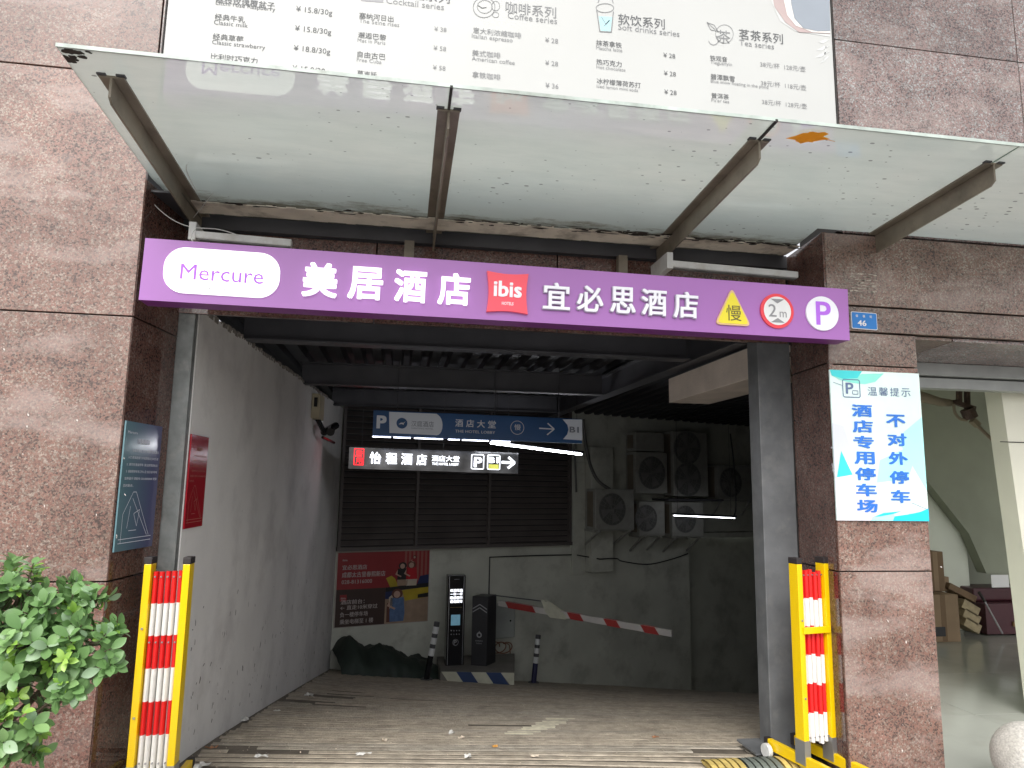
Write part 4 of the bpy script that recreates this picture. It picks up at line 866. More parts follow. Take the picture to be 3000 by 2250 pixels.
def lt_(s, x0, y0, x1, y1, m=LEDW, b=.03):
    a = L2.at(x0, y1); c = L2.at(x1, y1); e = L2.at(x0, y0); text(s, L2, a[0], a[1], h=e[1] - a[1], w=c[0] - a[0], box=True, d=.01, ext=.012, m=m, parent=ls, bold=b, name='letter')
lt_("怡", 1083, 1323, 1116, 1357); lt_("程", 1130, 1325, 1163, 1358); lt_("酒", 1175, 1326, 1208, 1359); lt_("店", 1220, 1328, 1250, 1360)
lt_("酒店大堂", 1265, 1331, 1346, 1348, b=.015); lt_("THE HOTEL LOBBY", 1266, 1352, 1344, 1359, b=.01); lt_("B1", 1433, 1334, 1460, 1351); lt_("P", 1389, 1335, 1412, 1364)
def lrect(x0, y0, x1, y1, m=LEDW, w=.010, r=.02):
    a = L2.at(x0, y1); c = L2.at(x1, y0); part('letter_frame', MB().ring(L2, rrect(a[0], c[0], a[1], c[1], r, 4), rrect(a[0] + w, c[0] - w, a[1] + w, c[1] - w, r * .6, 4), .004, .014), m, ls)
lrect(1380, 1327, 1419, 1370); lrect(1427, 1328, 1466, 1371); lrect(1036, 1314, 1068, 1362, LEDR, .008, .006)
lt_("居", 1042, 1320, 1062, 1338, LEDR, .0); lt_("用", 1042, 1341, 1062, 1358, LEDR, .0)
a = L2.at(1432, 1368); c = L2.at(1461, 1356); part('label_strip', MB().box(L2, a[0], c[0], a[1], c[1], .004, .012), LEDY, ls)
line_(L2, [(1470, 1349), (1500, 1350)], .035, LEDW, ls, .012, 'arrow'); line_(L2, [(1490, 1334), (1508, 1350), (1488, 1366)], .03, LEDW, ls, .012, 'arrow_head')
for px in (1060, 1300, 1490):
    q = L2.p(L2.at(px, 1320)[0], lh2, -.02); part('hanger_rod', MB().tube([q, Vector((q.x, q.y, 2.98))], .004, 6), CB, ls)
# tube lights
def tubelight(a, b, label, r, m_, strg):
    a = Vector(a); b = Vector(b); t_ = thing('tube_light', a, label, 'tube light')
    d = (b - a).normalized()
    part('housing', MB().beam(a + Vector((0, 0, .035)), b + Vector((0, 0, .035)), .05, .03), CB, t_)
    part('tube', MB().tube([a + d * .03, b - d * .03], r, 10), m_, t_)
    for q in (a + d * .12, b - d * .12): part('cord', MB().tube([q + Vector((0, 0, .05)), Vector((q.x, q.y, 2.98))], .003, 5), BWIRE, t_)
zt = ray(1433, 1297, 1, 8.6); b = ray(1707, 1332, 2, zt.z)
b = zt + (b - zt) * .999
tubelight(zt, ray(1707, 1332, 1, 9.5), 'bright tube light hanging right below the blue sign', .012, TUBE, 9)
tubelight(ray(1970, 1510, 1, 12.2), ray(2156, 1518, 1, 12.6), 'thin lit tube light in front of the outdoor units on the right', .008, mat('thin_lit_tube', (1, 1, 1), .3, var=0, emit=(.9, .93, 1), estr=5), 3)

# ------------------------------------------------------------------ air conditioner outdoor units
ACM = mat('aged_ivory_sheet_metal', (.33, .33, .30), .5, var=.12, vscale=5, dirt=(.15, .13, .10), dscale=6); ACD = mat('fan_dark', (.13, .13, .125), .6); ACG = mat('fan_guard_grey', (.20, .20, .19), .6); ACS = mat('unit_side', (.20, .17, .13), .6, var=.2)
GRP = 'air conditioner outdoor units on the far wall'
def ac(s0, s1, z0, z1, d, label, fans=((.42, .5, .40),), dep=.32, bracket=True):
    org = BW.p((s0 + s1) / 2, z0, d); t_ = thing('air_conditioner', org, label, 'air conditioner', GRP)
    part('casing', MB().box(BW, s0, s1, z0, z1, d - dep, d), ACM, t_, bevel=.012)
    part('side_grille', MB().box(BW, s0 - .004, s0 - .001, z0 + .05, z1 - .05, d - dep + .05, d - .08), ACS, t_)
    w, h = s1 - s0, z1 - z0
    for fu, fv, fr_ in fans:
        cu, cv, r = s0 + w * fu, z0 + h * fv, fr_ * min(w, h)
        part('fan_opening', MB().flat(BW, circ(cu, cv, r, 28), d + .003), ACD, t_)
        g_ = MB()
        for q in (.33, .66, 1.0): g_.ring(BW, circ(cu, cv, r * q, 28), circ(cu, cv, r * q - .008, 28), d + .012, d + .018)
        for k in range(10):
            a = math.pi * k / 10; g_.beam(BW.p(cu - r * math.cos(a), cv - r * math.sin(a), d + .014), BW.p(cu + r * math.cos(a), cv + r * math.sin(a), d + .014), .006, .006, up=BW.n)
        part('fan_guard', g_, ACG, t_)
        bl = MB()
        for k in range(4):
            a = math.pi * k / 2 + .4; bl.flat(BW, [(cu, cv), (cu + r * .85 * math.cos(a - .35), cv + r * .85 * math.sin(a - .35)), (cu + r * .9 * math.cos(a + .3), cv + r * .9 * math.sin(a + .3))], d + .007)
        part('fan_blade', bl, ACG, t_)
    if bracket:
        br = MB()
        for s_ in (s0 + .1, s1 - .1): br.beam(BW.p(s_, z0 - .03, 0), BW.p(s_, z0 - .03, d), .04, .04); br.beam(BW.p(s_, z0 - .32, 0.0), BW.p(s_, z0 - .04, d - .05), .03, .03)
        br.beam(BW.p(s0, z0 - .012, d - .04), BW.p(s1, z0 - .012, d - .04), .04, .02)
        part('bracket', br, ACM, t_)
ac(4.50, 5.36, .84, 1.57, .55, 'nearest cream outdoor unit on a bracket at the end of the louvres')
ac(5.55, 6.15, .72, 1.35, .45, 'outdoor unit half hidden directly behind the nearest cream unit', ((.25, .5, .42),))
ac(6.35, 7.15, .68, 1.34, .42, 'outdoor unit low on the wall beside the thin tube light', ((.4, .5, .4),))
ac(5.50, 6.25, 1.50, 2.28, .42, 'square outdoor unit above the nearest cream unit', ((.5, .5, .42),), bracket=False)
ac(6.42, 7.30, 1.45, 2.72, .40, 'tall outdoor unit with two fans one above the other', ((.4, .75, .38), (.4, .26, .38)), bracket=False)
ac(7.65, 8.65, 1.38, 2.1, .28, 'outdoor unit with a round fan furthest right near the grey post', ((.36, .5, .42),))
ac(5.52, 6.2, 2.30, 2.66, .40, 'low flat outdoor unit on top of the square one under the ceiling', ((.5, .5, .0),), bracket=False)
solo('unit_shelf', MB().box(BW, 6.2, 7.6, 1.36, 1.40, .0, .5), DKSTEEL, 'dark steel shelf under the tall outdoor unit', 'shelf')
PIPE = mat('insulated_pipe', (.16, .16, .15), .7, var=.2)
P = [(4.42, 2.85, .25), (4.5, 2.4, .22), (4.62, 2.0, .2), (4.72, 1.72, .3), (4.95, 1.56, .35)]
solo('refrigerant_pipe', MB().tube(smoothpts([BW.p(*q) for q in P]), .032, 8), PIPE, 'thick grey lagged pipe dropping to the nearest cream outdoor unit', 'pipe', smooth=True)
P = [(4.30, 2.85, .2), (4.30, 2.3, .16), (4.34, 1.9, .12), (4.36, 1.5, .12)]
solo('refrigerant_pipe', MB().tube(smoothpts([BW.p(*q) for q in P]), .02, 8), PIPE, 'thin grey pipe along the right edge of the louvre screen', 'pipe', smooth=True)
P = [(8.02, 2.75, .30), (8.06, 2.2, .33), (8.08, 1.6, .34), (8.10, 1.15, .3), (7.98, .98, .3)]
solo('hanging_cable', MB().tube(smoothpts([BW.p(*q) for q in P]), .014, 6), BWIRE, 'black cable hanging in front of the outdoor unit furthest right', 'cable')
P = [(2.66, -.30, .03), (2.66, .37, .03), (3.6, .37, .03), (4.4, .36, .03), (4.8, .29, .24), (5.15, .29, .26), (5.5, .20, -.03), (6.1, .12, -.04), (6.7, .20, -.04), (7.12, .30, -.04)]
solo('wall_conduit', MB().tube([BW.p(*q) for q in P[:5]] + smoothpts([BW.p(*q) for q in P[4:]]), .012, 6), BWIRE, 'thin black conduit rising from the barrier box then sagging along the far wall', 'cable')

# ------------------------------------------------------------------ island, kiosk, barrier gate
isz = -1.17
isl = thing('kerb_island', (1.25, 11.2, -1.3), 'low concrete island under the barrier box with blue and cream hazard stripes', 'kerb')
part('island_slab', MB().prism(Fr((0, 0, 0), (1, 0, 0), (0, 1, 0)), [(.70, 10.98), (1.80, 10.80), (2.0, 12.0), (.70, 11.9)], -1.7, isz), mat('island_concrete', (.17, .16, .14), .8, var=.2), isl, bevel=.01)
IF = Fr((.70, 10.98, 0), (1.1, -.18, 0)); SB = mat('stripe_blue', (.02, .045, .13), .5, var=.2); SCm = mat('stripe_cream', (.50, .50, .40), .5, var=.12, vscale=8)
IL = math.hypot(1.1, .18)
for k, m_ in enumerate((SCm, SB, SCm, SB, SCm)):
    a = k * IL / 5; w_ = IL / 5
    lo, hi = -1.42, isz - .004
    part('stripe', MB().prism(IF, [(a + .02, hi), (a + w_ + .02, hi), (min(IL + .02, a + w_ + .20), lo), (a + .20, lo)] if k < 4 else [(a + .02, hi), (IL, hi), (IL, lo), ], .001, .006), m_, isl)
BLKG = mat('black_gloss_panel', (.012, .012, .014), .18, var=0); CHR = mat('satin_trim', (.45, .45, .47), .35, metal=.8, var=0); SCR = mat('blue_screen', (.05, .10, .14), .1, var=.3, vscale=12, emit=(.12, .25, .33), estr=.35)
KF = Fr((.80, 11.28, isz), (1, .10, 0))
ki = thing('payment_kiosk', (.95, 11.3, isz), 'slim black parking payment kiosk with lit display on the island', 'kiosk')
kw, kh = .285, 1.36
part('body', MB().box(KF, 0, kw, 0, kh, -.16, 0), BLKG, ki, bevel=.006)
for a in (.022, kw - .030): part('trim', MB().box(KF, a, a + .008, .01, kh - .02, .001, .004), CHR, ki)
part('display', MB().box(KF, .038, kw - .04, .93, 1.16, .001, .004), BLKG, ki)
for k, s_ in enumerate(("欢迎光临", "一车一杆", "限速慢行", "请勿跟车")): text(s_, KF, .042, 1.106 - .056 * k, h=.045, w=kw - .087, box=True, d=.006, m=LEDW, parent=ki, bold=.02)
part('screen', MB().box(KF, .065, kw - .075, .60, .76, .001, .004), SCR, ki); part('speaker_line', MB().box(KF, .10, kw - .10, 1.295, 1.299, .001, .004), CHR, ki)
part('card_slot', MB().box(KF, .05, kw - .05, .868, .874, .001, .003), mat('brass_trim', (.25, .18, .06), .4), ki)
for r_ in range(2):
    for k in range(4): part('button', MB().prism(KF, circ(.075 + .042 * k, .52 - .055 * r_, .009, 8), .001, .005), CHR, ki)
text("P", KF, .115, .31, h=.07, w=.05, box=True, d=.003, m=CHR, parent=ki, bold=.03)
part('emblem_ring', MB().ring(KF, circ(.145, .345, .048, 20), circ(.145, .345, .042, 20), .001, .003), CHR, ki)
a45 = math.radians(42); bx = thing('barrier_gate', (1.40, 11.35, isz), 'black parking barrier box with long red and white boom', 'barrier')
B1 = Fr((1.19, 11.28, isz), (math.cos(-a45 * .45), math.sin(-a45 * .45), 0)); bw_ = .25
c0 = B1.p(bw_, 0); B2 = Fr(c0, (math.cos(a45 * 1.3), math.sin(a45 * 1.3), 0)); bd_ = .30; c1 = B2.p(bd_, 0); cA = B1.p(0, 0); cB = c1 - B1.r * bw_
GB = MB(); bh = 1.04
pp4 = [(cA.x, cA.y), (c0.x, c0.y), (c1.x, c1.y), (cB.x, cB.y)]
GB.prism(Fr((0, 0, 0), (1, 0, 0), (0, 1, 0)), pp4, isz, isz + bh)
part('cabinet', GB, mat('black_cabinet', (.022, .022, .026), .4, var=.15), bx, bevel=.008)
GREYI = mat('decal_grey', (.30, .31, .32), .5, var=0)
for k in range(2): line_(B1, [(.01, .80 + .05 * k), (bw_ * .5, .87 + .05 * k), (bw_ - .01, .80 + .05 * k)], .014, GREYI, bx, .002, 'chevron_decal', px=False)
part('drop_decal', MB().ring(B1, circ(.125, .46, .042, 18), circ(.125, .46, .022, 18), .001, .0025).flat(B1, [(.125, .52), (.10, .48), (.15, .48)], .0022), GREYI, bx)
text("智慧停车", B1, .065, .36, h=.022, w=.12, box=True, d=.002, m=GREYI, parent=bx); text("PARKING", B1, .08, .325, h=.018, w=.09, box=True, d=.002, m=GREYI, parent=bx)
za = isz + .93; A0 = Vector((1.62, 11.28, za)); A1 = ray(1970, 1856, 2, za)
BW_ = mat('boom_white', (.50, .48, .46), .5, var=.12); BR_ = mat('boom_red', (.34, .04, .035), .45, var=.1)
dv = (A1 - A0); Ln = dv.length; d_ = dv / Ln
def bseg(a, b, m_, hgt=.08, off=0): part('boom', MB().beam(A0 + d_ * a + Vector((0, 0, off)), A0 + d_ * b + Vector((0, 0, off)), .045, hgt), m_, bx)
bseg(0, Ln, BW_)
for a, b in ((.15, .72), (1.38, 1.62), (2.02, 2.24), (2.62, 2.84)):
    mb = MB(); up = Vector((0, 0, 1)); side = d_.cross(up).normalized()
    for sg_ in (1, -1):
        c = side * .0245 * sg_
        mb.add([A0 + d_ * a + c + up * .045 , A0 + d_ * b + c + up * .045, A0 + d_ * (b + .07) + c - up * .045, A0 + d_ * (a + .07) + c - up * .045], [(0, 1, 2, 3)])
    part('boom_stripe', mb, BR_, bx)
mb = MB(); up = Vector((0, 0, 1)); side = d_.cross(up).normalized(); A2 = A0 + d_ * .95
fp = Fr(A2 + side * .03, d_); mb.prism(fp, [(-.06, .17), (.10, .13), (.42, .0), (.42, -.06), (.12, -.07), (.03, 0)], -.004, .004)
fp = Fr(A2 - side * .03, d_); mb.prism(fp, [(-.06, .17), (.10, .13), (.42, .0), (.42, -.06), (.12, -.07), (.03, 0)], -.004, .004)
part('joint_plate', mb, SCm, bx); part('stay_rod', MB().tube([A0 + Vector((-.1, .02, .12)), A2 + d_ * .02 + up * .14], .009, 6), CB, bx)
# electrical box and cable coil
eb = thing('electrical_box', BW.p(2.9, -1.1, 0), 'pale grey electrical cabinet on the wall behind the barrier box', 'electrical box')
part('casing', MB().box(BW, 2.74, 3.12, -.98, -.42, .001, .13), mat('pale_grey_box', (.33, .35, .33), .5), eb, bevel=.01)
part('warning_mark', MB().ring(BW, [(2.84, -.72), (2.94, -.72), (2.89, -.64)], [(2.855, -.713), (2.925, -.713), (2.89, -.655)], .132, .134), GREYI, eb); part('lock', MB().prism(BW, circ(3.03, -.70, .016, 10), .132, .140), BLKG, eb)
P = [(2.72 + .13 * math.cos(k * .7) + .01 * k, -1.12 + .09 * math.sin(k * .7), .10 + .006 * k) for k in range(22)] + [(3.02, -1.1, .12), (3.05, -1.3, .1), (3.04, -1.5, .08)]
solo('cable_coil', MB().tube(smoothpts([BW.p(*q) for q in P], 3), .009, 6), mat('brown_cable', (.22, .10, .06), .6, var=.2), 'brown cables coiled below the grey electrical cabinet', 'cable')
# bollards
def bollard(b, t, label, low):
    b = Vector(b); t = Vector(t); th = thing('bollard', b, label, 'bollard', 'striped flexible bollards beside the island'); L_ = (t - b)
    WB = mat('reflective_white', (.65, .66, .66), .4, var=.05); BB = low
    cuts = [(0, .42, 2), (.42, .55, 1), (.55, .62, 0), (.62, .73, 1), (.73, .80, 0), (.80, .92, 1), (.92, 1.0, 0)]
    for a, c, k in cuts:
        part('band', MB().tube([b + L_ * a, b + L_ * c], .043 if k != 1 else .0445, 18), [DKSTEEL, WB, BB][k], th, smooth=False)
    part('foot', MB().tube([b, b + Vector((0, 0, .025))], .09, 18), DKSTEEL, th)
bb = ray(1563, 2002, 1, 11.75); bt = ray(1577, 1860, 1, 11.80)
bz = fz(bb.x, 11.75); bollard((bb.x, 11.75, bz), (bt.x, 11.80, bt.z), 'upright dark blue bollard with white bands right of the barrier box', mat('bollard_navy', (.02, .02, .07), .5))
bt = ray(1281, 1823, 1, 10.9); bm_ = ray(1250, 1960, 1, 10.9)
bollard((bm_.x, 10.9, fz(bm_.x, 10.9)), (bt.x, 10.93, bt.z), 'leaning black bollard with white bands between kiosk and tarpaulin heap', BLKG)
# tarpaulin heap
tp = MB(); random.seed(5); nx_, ny_ = 60, 14
def th_(s_, q): 
    h = .40 * math.exp(-((s_ - .20) / .22) ** 2) + .36 * math.exp(-((s_ - .72) / .36) ** 2) + .22 * math.exp(-((s_ - 1.35) / .35) ** 2) + .08
    return h
from mathutils import noise as _n
V = []
for j in range(ny_ + 1):
    q = j / ny_
    for i in range(nx_ + 1):
        s_ = -.0 + 1.85 * i / nx_; prof = math.sin(min(1, q * 1.25) * math.pi / 2) ** .7 if q < .8 else 1
        d = .75 * (1 - q) + .02; h = th_(s_, q) * prof * (1 - max(0, s_ - 1.6) * 3.2)
        p = BW.p(s_, 0, d); zf = fz(p.x, p.y); nn = _n.fractal(Vector((s_ * 4, q * 3, 1.3)), 1, 2, 4) * .05; n3 = abs(_n.noise(Vector((s_ * 6, q * 4, 4)))) * .05
        V.append((p.x, p.y + n3, zf - .01 + max(.0, h + (nn + n3) * (.3 + prof))))
tp.add(V, [(j * (nx_ + 1) + i, j * (nx_ + 1) + i + 1, (j + 1) * (nx_ + 1) + i + 1, (j + 1) * (nx_ + 1) + i) for j in range(ny_) for i in range(nx_)])
solo('tarpaulin_heap', tp, mat('dark_green_tarpaulin', (.022, .034, .026), .6, var=.3, bump=.5, bscale=14), 'dark green tarpaulin heap against the far wall under the hotel poster', 'tarpaulin', smooth=True)
# security camera on the left wall
cb = thing('security_camera', LWF.p(5.6, 2.1, 0), 'cream and black security camera fixed high on the left ramp wall', 'camera')
CF = LWF; a = CF.at(918, 1155); b = CF.at(915, 1228)
part('housing', MB().box(CF, a[0] - .10, a[0] + .25, b[1], a[1], .001, .10), mat('cream_plastic', (.50, .44, .30), .5), cb, bevel=.01)
part('slot', MB().box(CF, a[0] - .103, a[0] - .101, a[1] - .16, a[1] - .05, .03, .07), BLKG, cb)
cz = b[1]
for q0, q1, r in (((a[0] + .05, cz, .06), (a[0] + .20, cz - .14, .12), .03), ((a[0] + .2, cz - .14, .12), (a[0] + .65, cz - .02, .20), .045), ((a[0] + .25, cz - .2, .10), (a[0] + .7, cz - .24, .18), .018)):
    part('camera_arm', MB().tube([CF.p(*q0), CF.p(*q1)], r, 10), BLKG, cb)
part('lens', MB().tube([CF.p(a[0] + .3, cz - .1, .19), CF.p(a[0] + .18, cz - .14, .20)], .05, 12), BLKG, cb)

# ================================================================== folded barriers
YELP = mat('yellow_powder_coat', (.83, .55, .0), .35, var=.04, coat=.3); REDS = mat('barrier_red', (.70, .015, .015), .35, var=.05); WHS = mat('barrier_white', (.78, .76, .72), .4, var=.05); BCAP = mat('black_rubber', (.025, .02, .02), .6); ZINC = mat('zinc_bracket', (.35, .36, .37), .4, metal=.7, var=.15); WHEEL = mat('grey_white_wheel', (.6, .6, .58), .5, var=.15, vscale=25)
def barrier(loc, rot, label, wid, extra):
    c, s_ = math.cos(rot), math.sin(rot); T = thing('folding_barrier', loc, label, 'barrier', 'folded expanding barriers at the entrance')
    fr = Fr(loc, (c, s_, 0))
    H = 1.17; pw_ = .036; pd = .072
    for i, u in enumerate((0, wid + pw_)):
        tl = 0
        ch = MB(); 
        ch.box(fr, u, u + pw_, .07, H, -pd / 2, pd / 2)
        part('post', ch, YELP, T, bevel=.003); part('post_cap', MB().box(fr, u - .002, u + pw_ + .002, H, H + .035, -pd / 2 - .002, pd / 2 + .002), BCAP, T, bevel=.004)
        ft = MB().box(fr, u + .002, u + pw_ - .002, .045, .105, -.28, .40); part('foot', ft, YELP, T, bevel=.003)
        part('foot_cap', MB().box(fr, u, u + pw_, .043, .107, .40, .43), BCAP, T); part('foot_cap', MB().box(fr, u, u + pw_, .043, .107, -.31, -.28), BCAP, T)
        part('corner_bracket', MB().box(fr, u - .003, u + pw_ + .003, .06, .19, -pd / 2 - .003, pd / 2 + .003), ZINC, T)
        for dd in (-.26, .33):
            w0 = fr.p(u - .035 if i == 0 else u + pw_ + .012, .045, dd); w1 = fr.p(u - .008 if i == 0 else u + pw_ + .040, .045, dd)
            part('wheel', MB().tube([w0, w1], .042, 18), WHEEL, T, bevel=.004)
    n = 5; sw = wid / n; segs = 6; z1_, z0_ = 1.13, .17
    for k in range(n):
        jz = random.uniform(-.012, .006) if k else 0
        for g_ in range(segs):
            a = z0_ + (z1_ - z0_) * g_ / segs + jz; b = z0_ + (z1_ - z0_) * (g_ + 1) / segs + jz
            mb = MB(); u0 = pw_ + k * sw + .0025; uu = [u0 + (sw - .005) * q for q in (0, .12, .3, .5, .7, .88, 1)]; dd = [-.006, .010, .016, .018, .016, .010, -.006]; off = .004 * (k % 2)
            V = [fr.p(x, a, d + off) for x, d in zip(uu, dd)] + [fr.p(x, b, d + off) for x, d in zip(uu, dd)]
            mb.add(V, [(i, i + 1, i + 8, i + 7) for i in range(6)] + [(6, 0, 7, 13), tuple(range(6, -1, -1)), tuple(range(7, 14))])
            part('slat', mb, WHS if g_ % 2 == 0 else REDS, T, smooth=False)
        for z in (z1_ - .025, (z1_ + z0_) / 2 + .13, z0_ + .03): part('rivet', MB().tube([fr.p(u0 + sw / 2, z, .018), fr.p(u0 + sw / 2, z, .026)], .0045, 8), CHR, T)
    if extra: part('clasp', MB().box(fr, .02, wid + pw_ * 1.5, .775, .812, pd / 2 + .001, pd / 2 + .012), YELP, T, bevel=.002)
    for z in (.85, .42): part('side_bolt', MB().tube([fr.p(pw_ / 2, z, pd / 2), fr.p(pw_ / 2, z, pd / 2 + .006)], .006, 8), CHR, T)
    return T
barrier((-1.285, 3.97, 0), math.radians(-2), 'folded yellow barrier with red and white slats standing at the left jamb', .155, False)
barrier((2.315, 3.92, 0), math.radians(11), 'folded yellow barrier with red and white slats and wheels at the right jamb', .165, True)
# rubber speed bump
sbm = [mat('bump_yellow', (.50, .38, .12), .7, var=.3, vscale=15), mat('bump_grey', (.13, .15, .13), .7, var=.2)]
sb = thing('speed_bump', (2.1, 4.08, 0), 'worn yellow and black rubber strip across the foot of the right barrier', 'speed bump')
for k in range(3):
    x0 = 1.82 + k * .22; mb = MB(); n = 8
    for r_ in range(5):
        for i in range(n):
            a0 = math.pi * i / n; a1 = math.pi * (i + 1) / n; xa = x0 + r_ * .043; xb = xa + .033
            mb.add([(xa, 4.07 - .10 * math.cos(a0), .035 * math.sin(a0)), (xb, 4.07 - .10 * math.cos(a0), .035 * math.sin(a0)), (xb, 4.07 - .10 * math.cos(a1), .035 * math.sin(a1)), (xa, 4.07 - .10 * math.cos(a1), .035 * math.sin(a1))], [(0, 1, 2, 3)])
    mb.b(x0, x0 + .215, 3.99, 4.15, .0, .012)
    part('segment', mb, sbm[k % 2], sb)

# ================================================================== litter on the ramp
def onramp(px, py):
    q = ray(px, py, 2, 0.0)
    for _ in range(6): q = ray(px, py, 2, (fz(q.x, q.y) if q.y > 4.02 else 0) + .010)
    return q
PAP = mat('crumpled_paper', (.52, .51, .48), .7, var=.1); PAPT = mat('tan_paper', (.5, .42, .33), .7, var=.1); PACK = mat('red_packet', (.55, .06, .09), .45, var=.1); LFB = mat('brown_leaf', (.25, .12, .06), .7, var=.2)
def crumple(c, w, h, lift, m_, label, cat='litter', name='paper_scrap'):
    mb = MB(); n = 5; V = []; w *= .75; h *= .75; lift *= .7
    for j in range(n):
        for i in range(n):
            u = (i / (n - 1) - .5) * w * (1 + random.uniform(-.2, .2)); v = (j / (n - 1) - .5) * h * (1 + random.uniform(-.2, .2))
            V.append(c + Vector((u, v, abs(random.gauss(0, lift)))))
    mb.add(V, [(j * n + i, j * n + i + 1, (j + 1) * n + i + 1, (j + 1) * n + i) for j in range(n - 1) for i in range(n - 1)])
    return solo(name, mb, m_, label, cat)
random.seed(21)
q = onramp(610, 2158); pk = thing('drink_packet', q, 'crushed red and white packet lying against the foot of the left ramp wall', 'packet')
pkf = Fr(q, (1, .25, 0), (.1, .5, 1)); part('packet_body', MB().prism(pkf, [(-.04, 0), (.05, .0), (.035, .11), (-.035, .10)], -.02, .0), PACK, pk, bevel=.004)
for k in range(3): line_(pkf, [(-.03, .03 + .028 * k), (.0, .045 + .026 * k), (.035, .028 + .028 * k)], .007, PAP, pk, .002, 'white_band', px=False)
for px, py, w, h, l, m_, lab, nm in ((708, 2110, .12, .08, .02, PAP, 'crumpled white paper nearest the red packet on the ramp', 'paper_scrap'), (905, 2042, .11, .07, .03, PAP, 'clear crumpled wrapper beside the left wall up the ramp', 'paper_scrap'),
        (765, 2218, .10, .05, .015, PAP, 'folded white tissue on the near ribs right of the left barrier', 'paper_scrap'), (565, 2196, .07, .06, .012, PAP, 'small white scrap at the foot of the left barrier', 'paper_scrap'),
        (1324, 2148, .06, .05, .012, PAP, 'square white scrap in the middle of the ramp', 'paper_scrap'), (1352, 2162, .06, .03, .01, PAPT, 'tan scrap just right of the square white scrap', 'paper_scrap'),
        (1126, 2171, .05, .05, .018, PAPT, 'small tan crumpled ball left of centre on the ramp', 'paper_scrap'), (1064, 2210, .12, .04, .012, PAP, 'torn white paper strip at the bottom edge left of centre', 'paper_scrap'),
        (1370, 2219, .05, .05, .015, PAP, 'little white scrap near the bottom middle of the picture', 'paper_scrap'), (1566, 2218, .06, .03, .01, PAPT, 'tan cigarette packet scrap near the bottom right of centre', 'paper_scrap'),
        (812, 2083, .08, .03, .01, PAP, 'thin white scrap further up the ramp beside the left wall', 'paper_scrap'), (600, 2242, .08, .05, .012, PAP, 'white scrap at the very bottom beside the left barrier', 'paper_scrap'),
        (620, 2192, .09, .03, .01, LFB, 'brown dead leaf among the scraps by the left barrier', 'dead_leaf'), (1450, 2188, .05, .03, .008, mat('orange_peel', (.5, .25, .05), .6), 'orange fleck of peel on the ribs near the centre', 'dead_leaf'), (1920, 2160, .06, .03, .008, LFB, 'brown dead leaf alone on the right half of the ramp', 'dead_leaf')):
    crumple(onramp(px, py), w, h, l, m_, lab, 'leaf' if nm == 'dead_leaf' else 'litter', nm)
cr = MB()
for k in range(170):
    px = random.uniform(540, 2250) if k % 2 else random.uniform(540, 1000); py = random.uniform(2000, 2250) if px > 1000 else random.uniform(2190 - (px - 540) * .42, 2250)
    q = onramp(px, py); 
    if q.x < -1.2: continue
    r_ = random.uniform(.003, .010); cr.add([q + Vector((random.uniform(-r_, r_), random.uniform(-r_, r_), random.uniform(0, r_))) for _ in range(4)], [(0, 1, 2), (0, 2, 3), (0, 3, 1), (1, 3, 2)])
solo('litter_crumbs', cr, PAPT, 'tiny pale crumbs and grit scattered over the ramp', 'litter', kind='stuff')

# ================================================================== shop space on the right
SF = mat('glossy_floor_tile', (.40, .41, .37), .12, var=.12, vscale=.9, dirt=(.25, .25, .21), dscale=1.5, damt=.4)
sf = MB(); sf.b(3.14, 10.5, 4.0, 12, -.20, .0)
shf = part('shop_floor', MB().prism(Fr((0, 0, 0), (1, 0, 0), (0, 1, 0)), [(3.14, 3.70), (10.5, 3.70), (10.5, 9.0), (5.62, 9.0), (3.14, 4.50)], -.2, -.0025), JOINT, kind='structure', label='pale polished stone floor of the open space right of the pillar')
for i, x in enumerate((3.14, 4.2, 5.26, 6.32, 7.38, 8.44)):
    for j, y in enumerate((3.70, 4.76, 5.82, 6.88, 7.94)):
        P = [(x + .002, y + .002), (x + 1.058, y + .002), (x + 1.058, y + 1.058), (x + .002, y + 1.058)]; Q = []
        f_ = lambda p: p[0] - 3.14 - .55 * (p[1] - 4.5)
        for a, b in zip(P, P[1:] + P[:1]):
            fa, fb = f_(a), f_(b)
            if fa >= 0: Q.append(a)
            if fa * fb < 0: s_ = fa / (fa - fb); Q.append((a[0] + (b[0] - a[0]) * s_, a[1] + (b[1] - a[1]) * s_))
        if len(Q) > 2: part('floor_tile', MB().prism(Fr((0, 0, 0), (1, 0, 0), (0, 1, 0)), Q, -.012, .004 + random.uniform(0, .0006)), SF, shf, loc=(x, y, 0))
GRN = mat('greenish_white_wall', (.74, .78, .68), .7, var=.08, vscale=1.2); GRD = mat('olive_grey_wall', (.42, .44, .36), .75, var=.1, vscale=1.2); CRM = mat('cream_wall_panel', (.68, .67, .56), .6, var=.04)
rm = thing('shop_room', (5.5, 7.6, 0), 'greenish walls and sloping stair underside inside the open space on the right', 'room')
part('back_wall', MB().b(5.2, 6.76, 7.60, 8.0, 0, 3.2), GRN, rm)
part('back_wall', MB().b(6.76, 11, 8.7, 9.0, 0, 3.2), GRD, rm)
part('side_wall', MB().prism(Fr((0, 0, 0), (1, 0, 0), (0, 1, 0)), [(3.14, 4.32), (3.30, 4.32), (5.85, 7.62), (5.65, 7.62)], 0, 3.2), GRN, rm)
st = Fr((0, 7.45, 0), (1, 0, 0))
pts = [st.at(*q) for q in ((2660, 1120), (2660, 1338), (2838, 1562), (2890, 1680), (3100, 1700), (3120, 1130))]
part('stair_underside', MB().prism(st, pts, -.14, 0), mat('shaded_stair_plaster', (.30, .32, .25), .8, var=.15, vscale=1.2), rm)
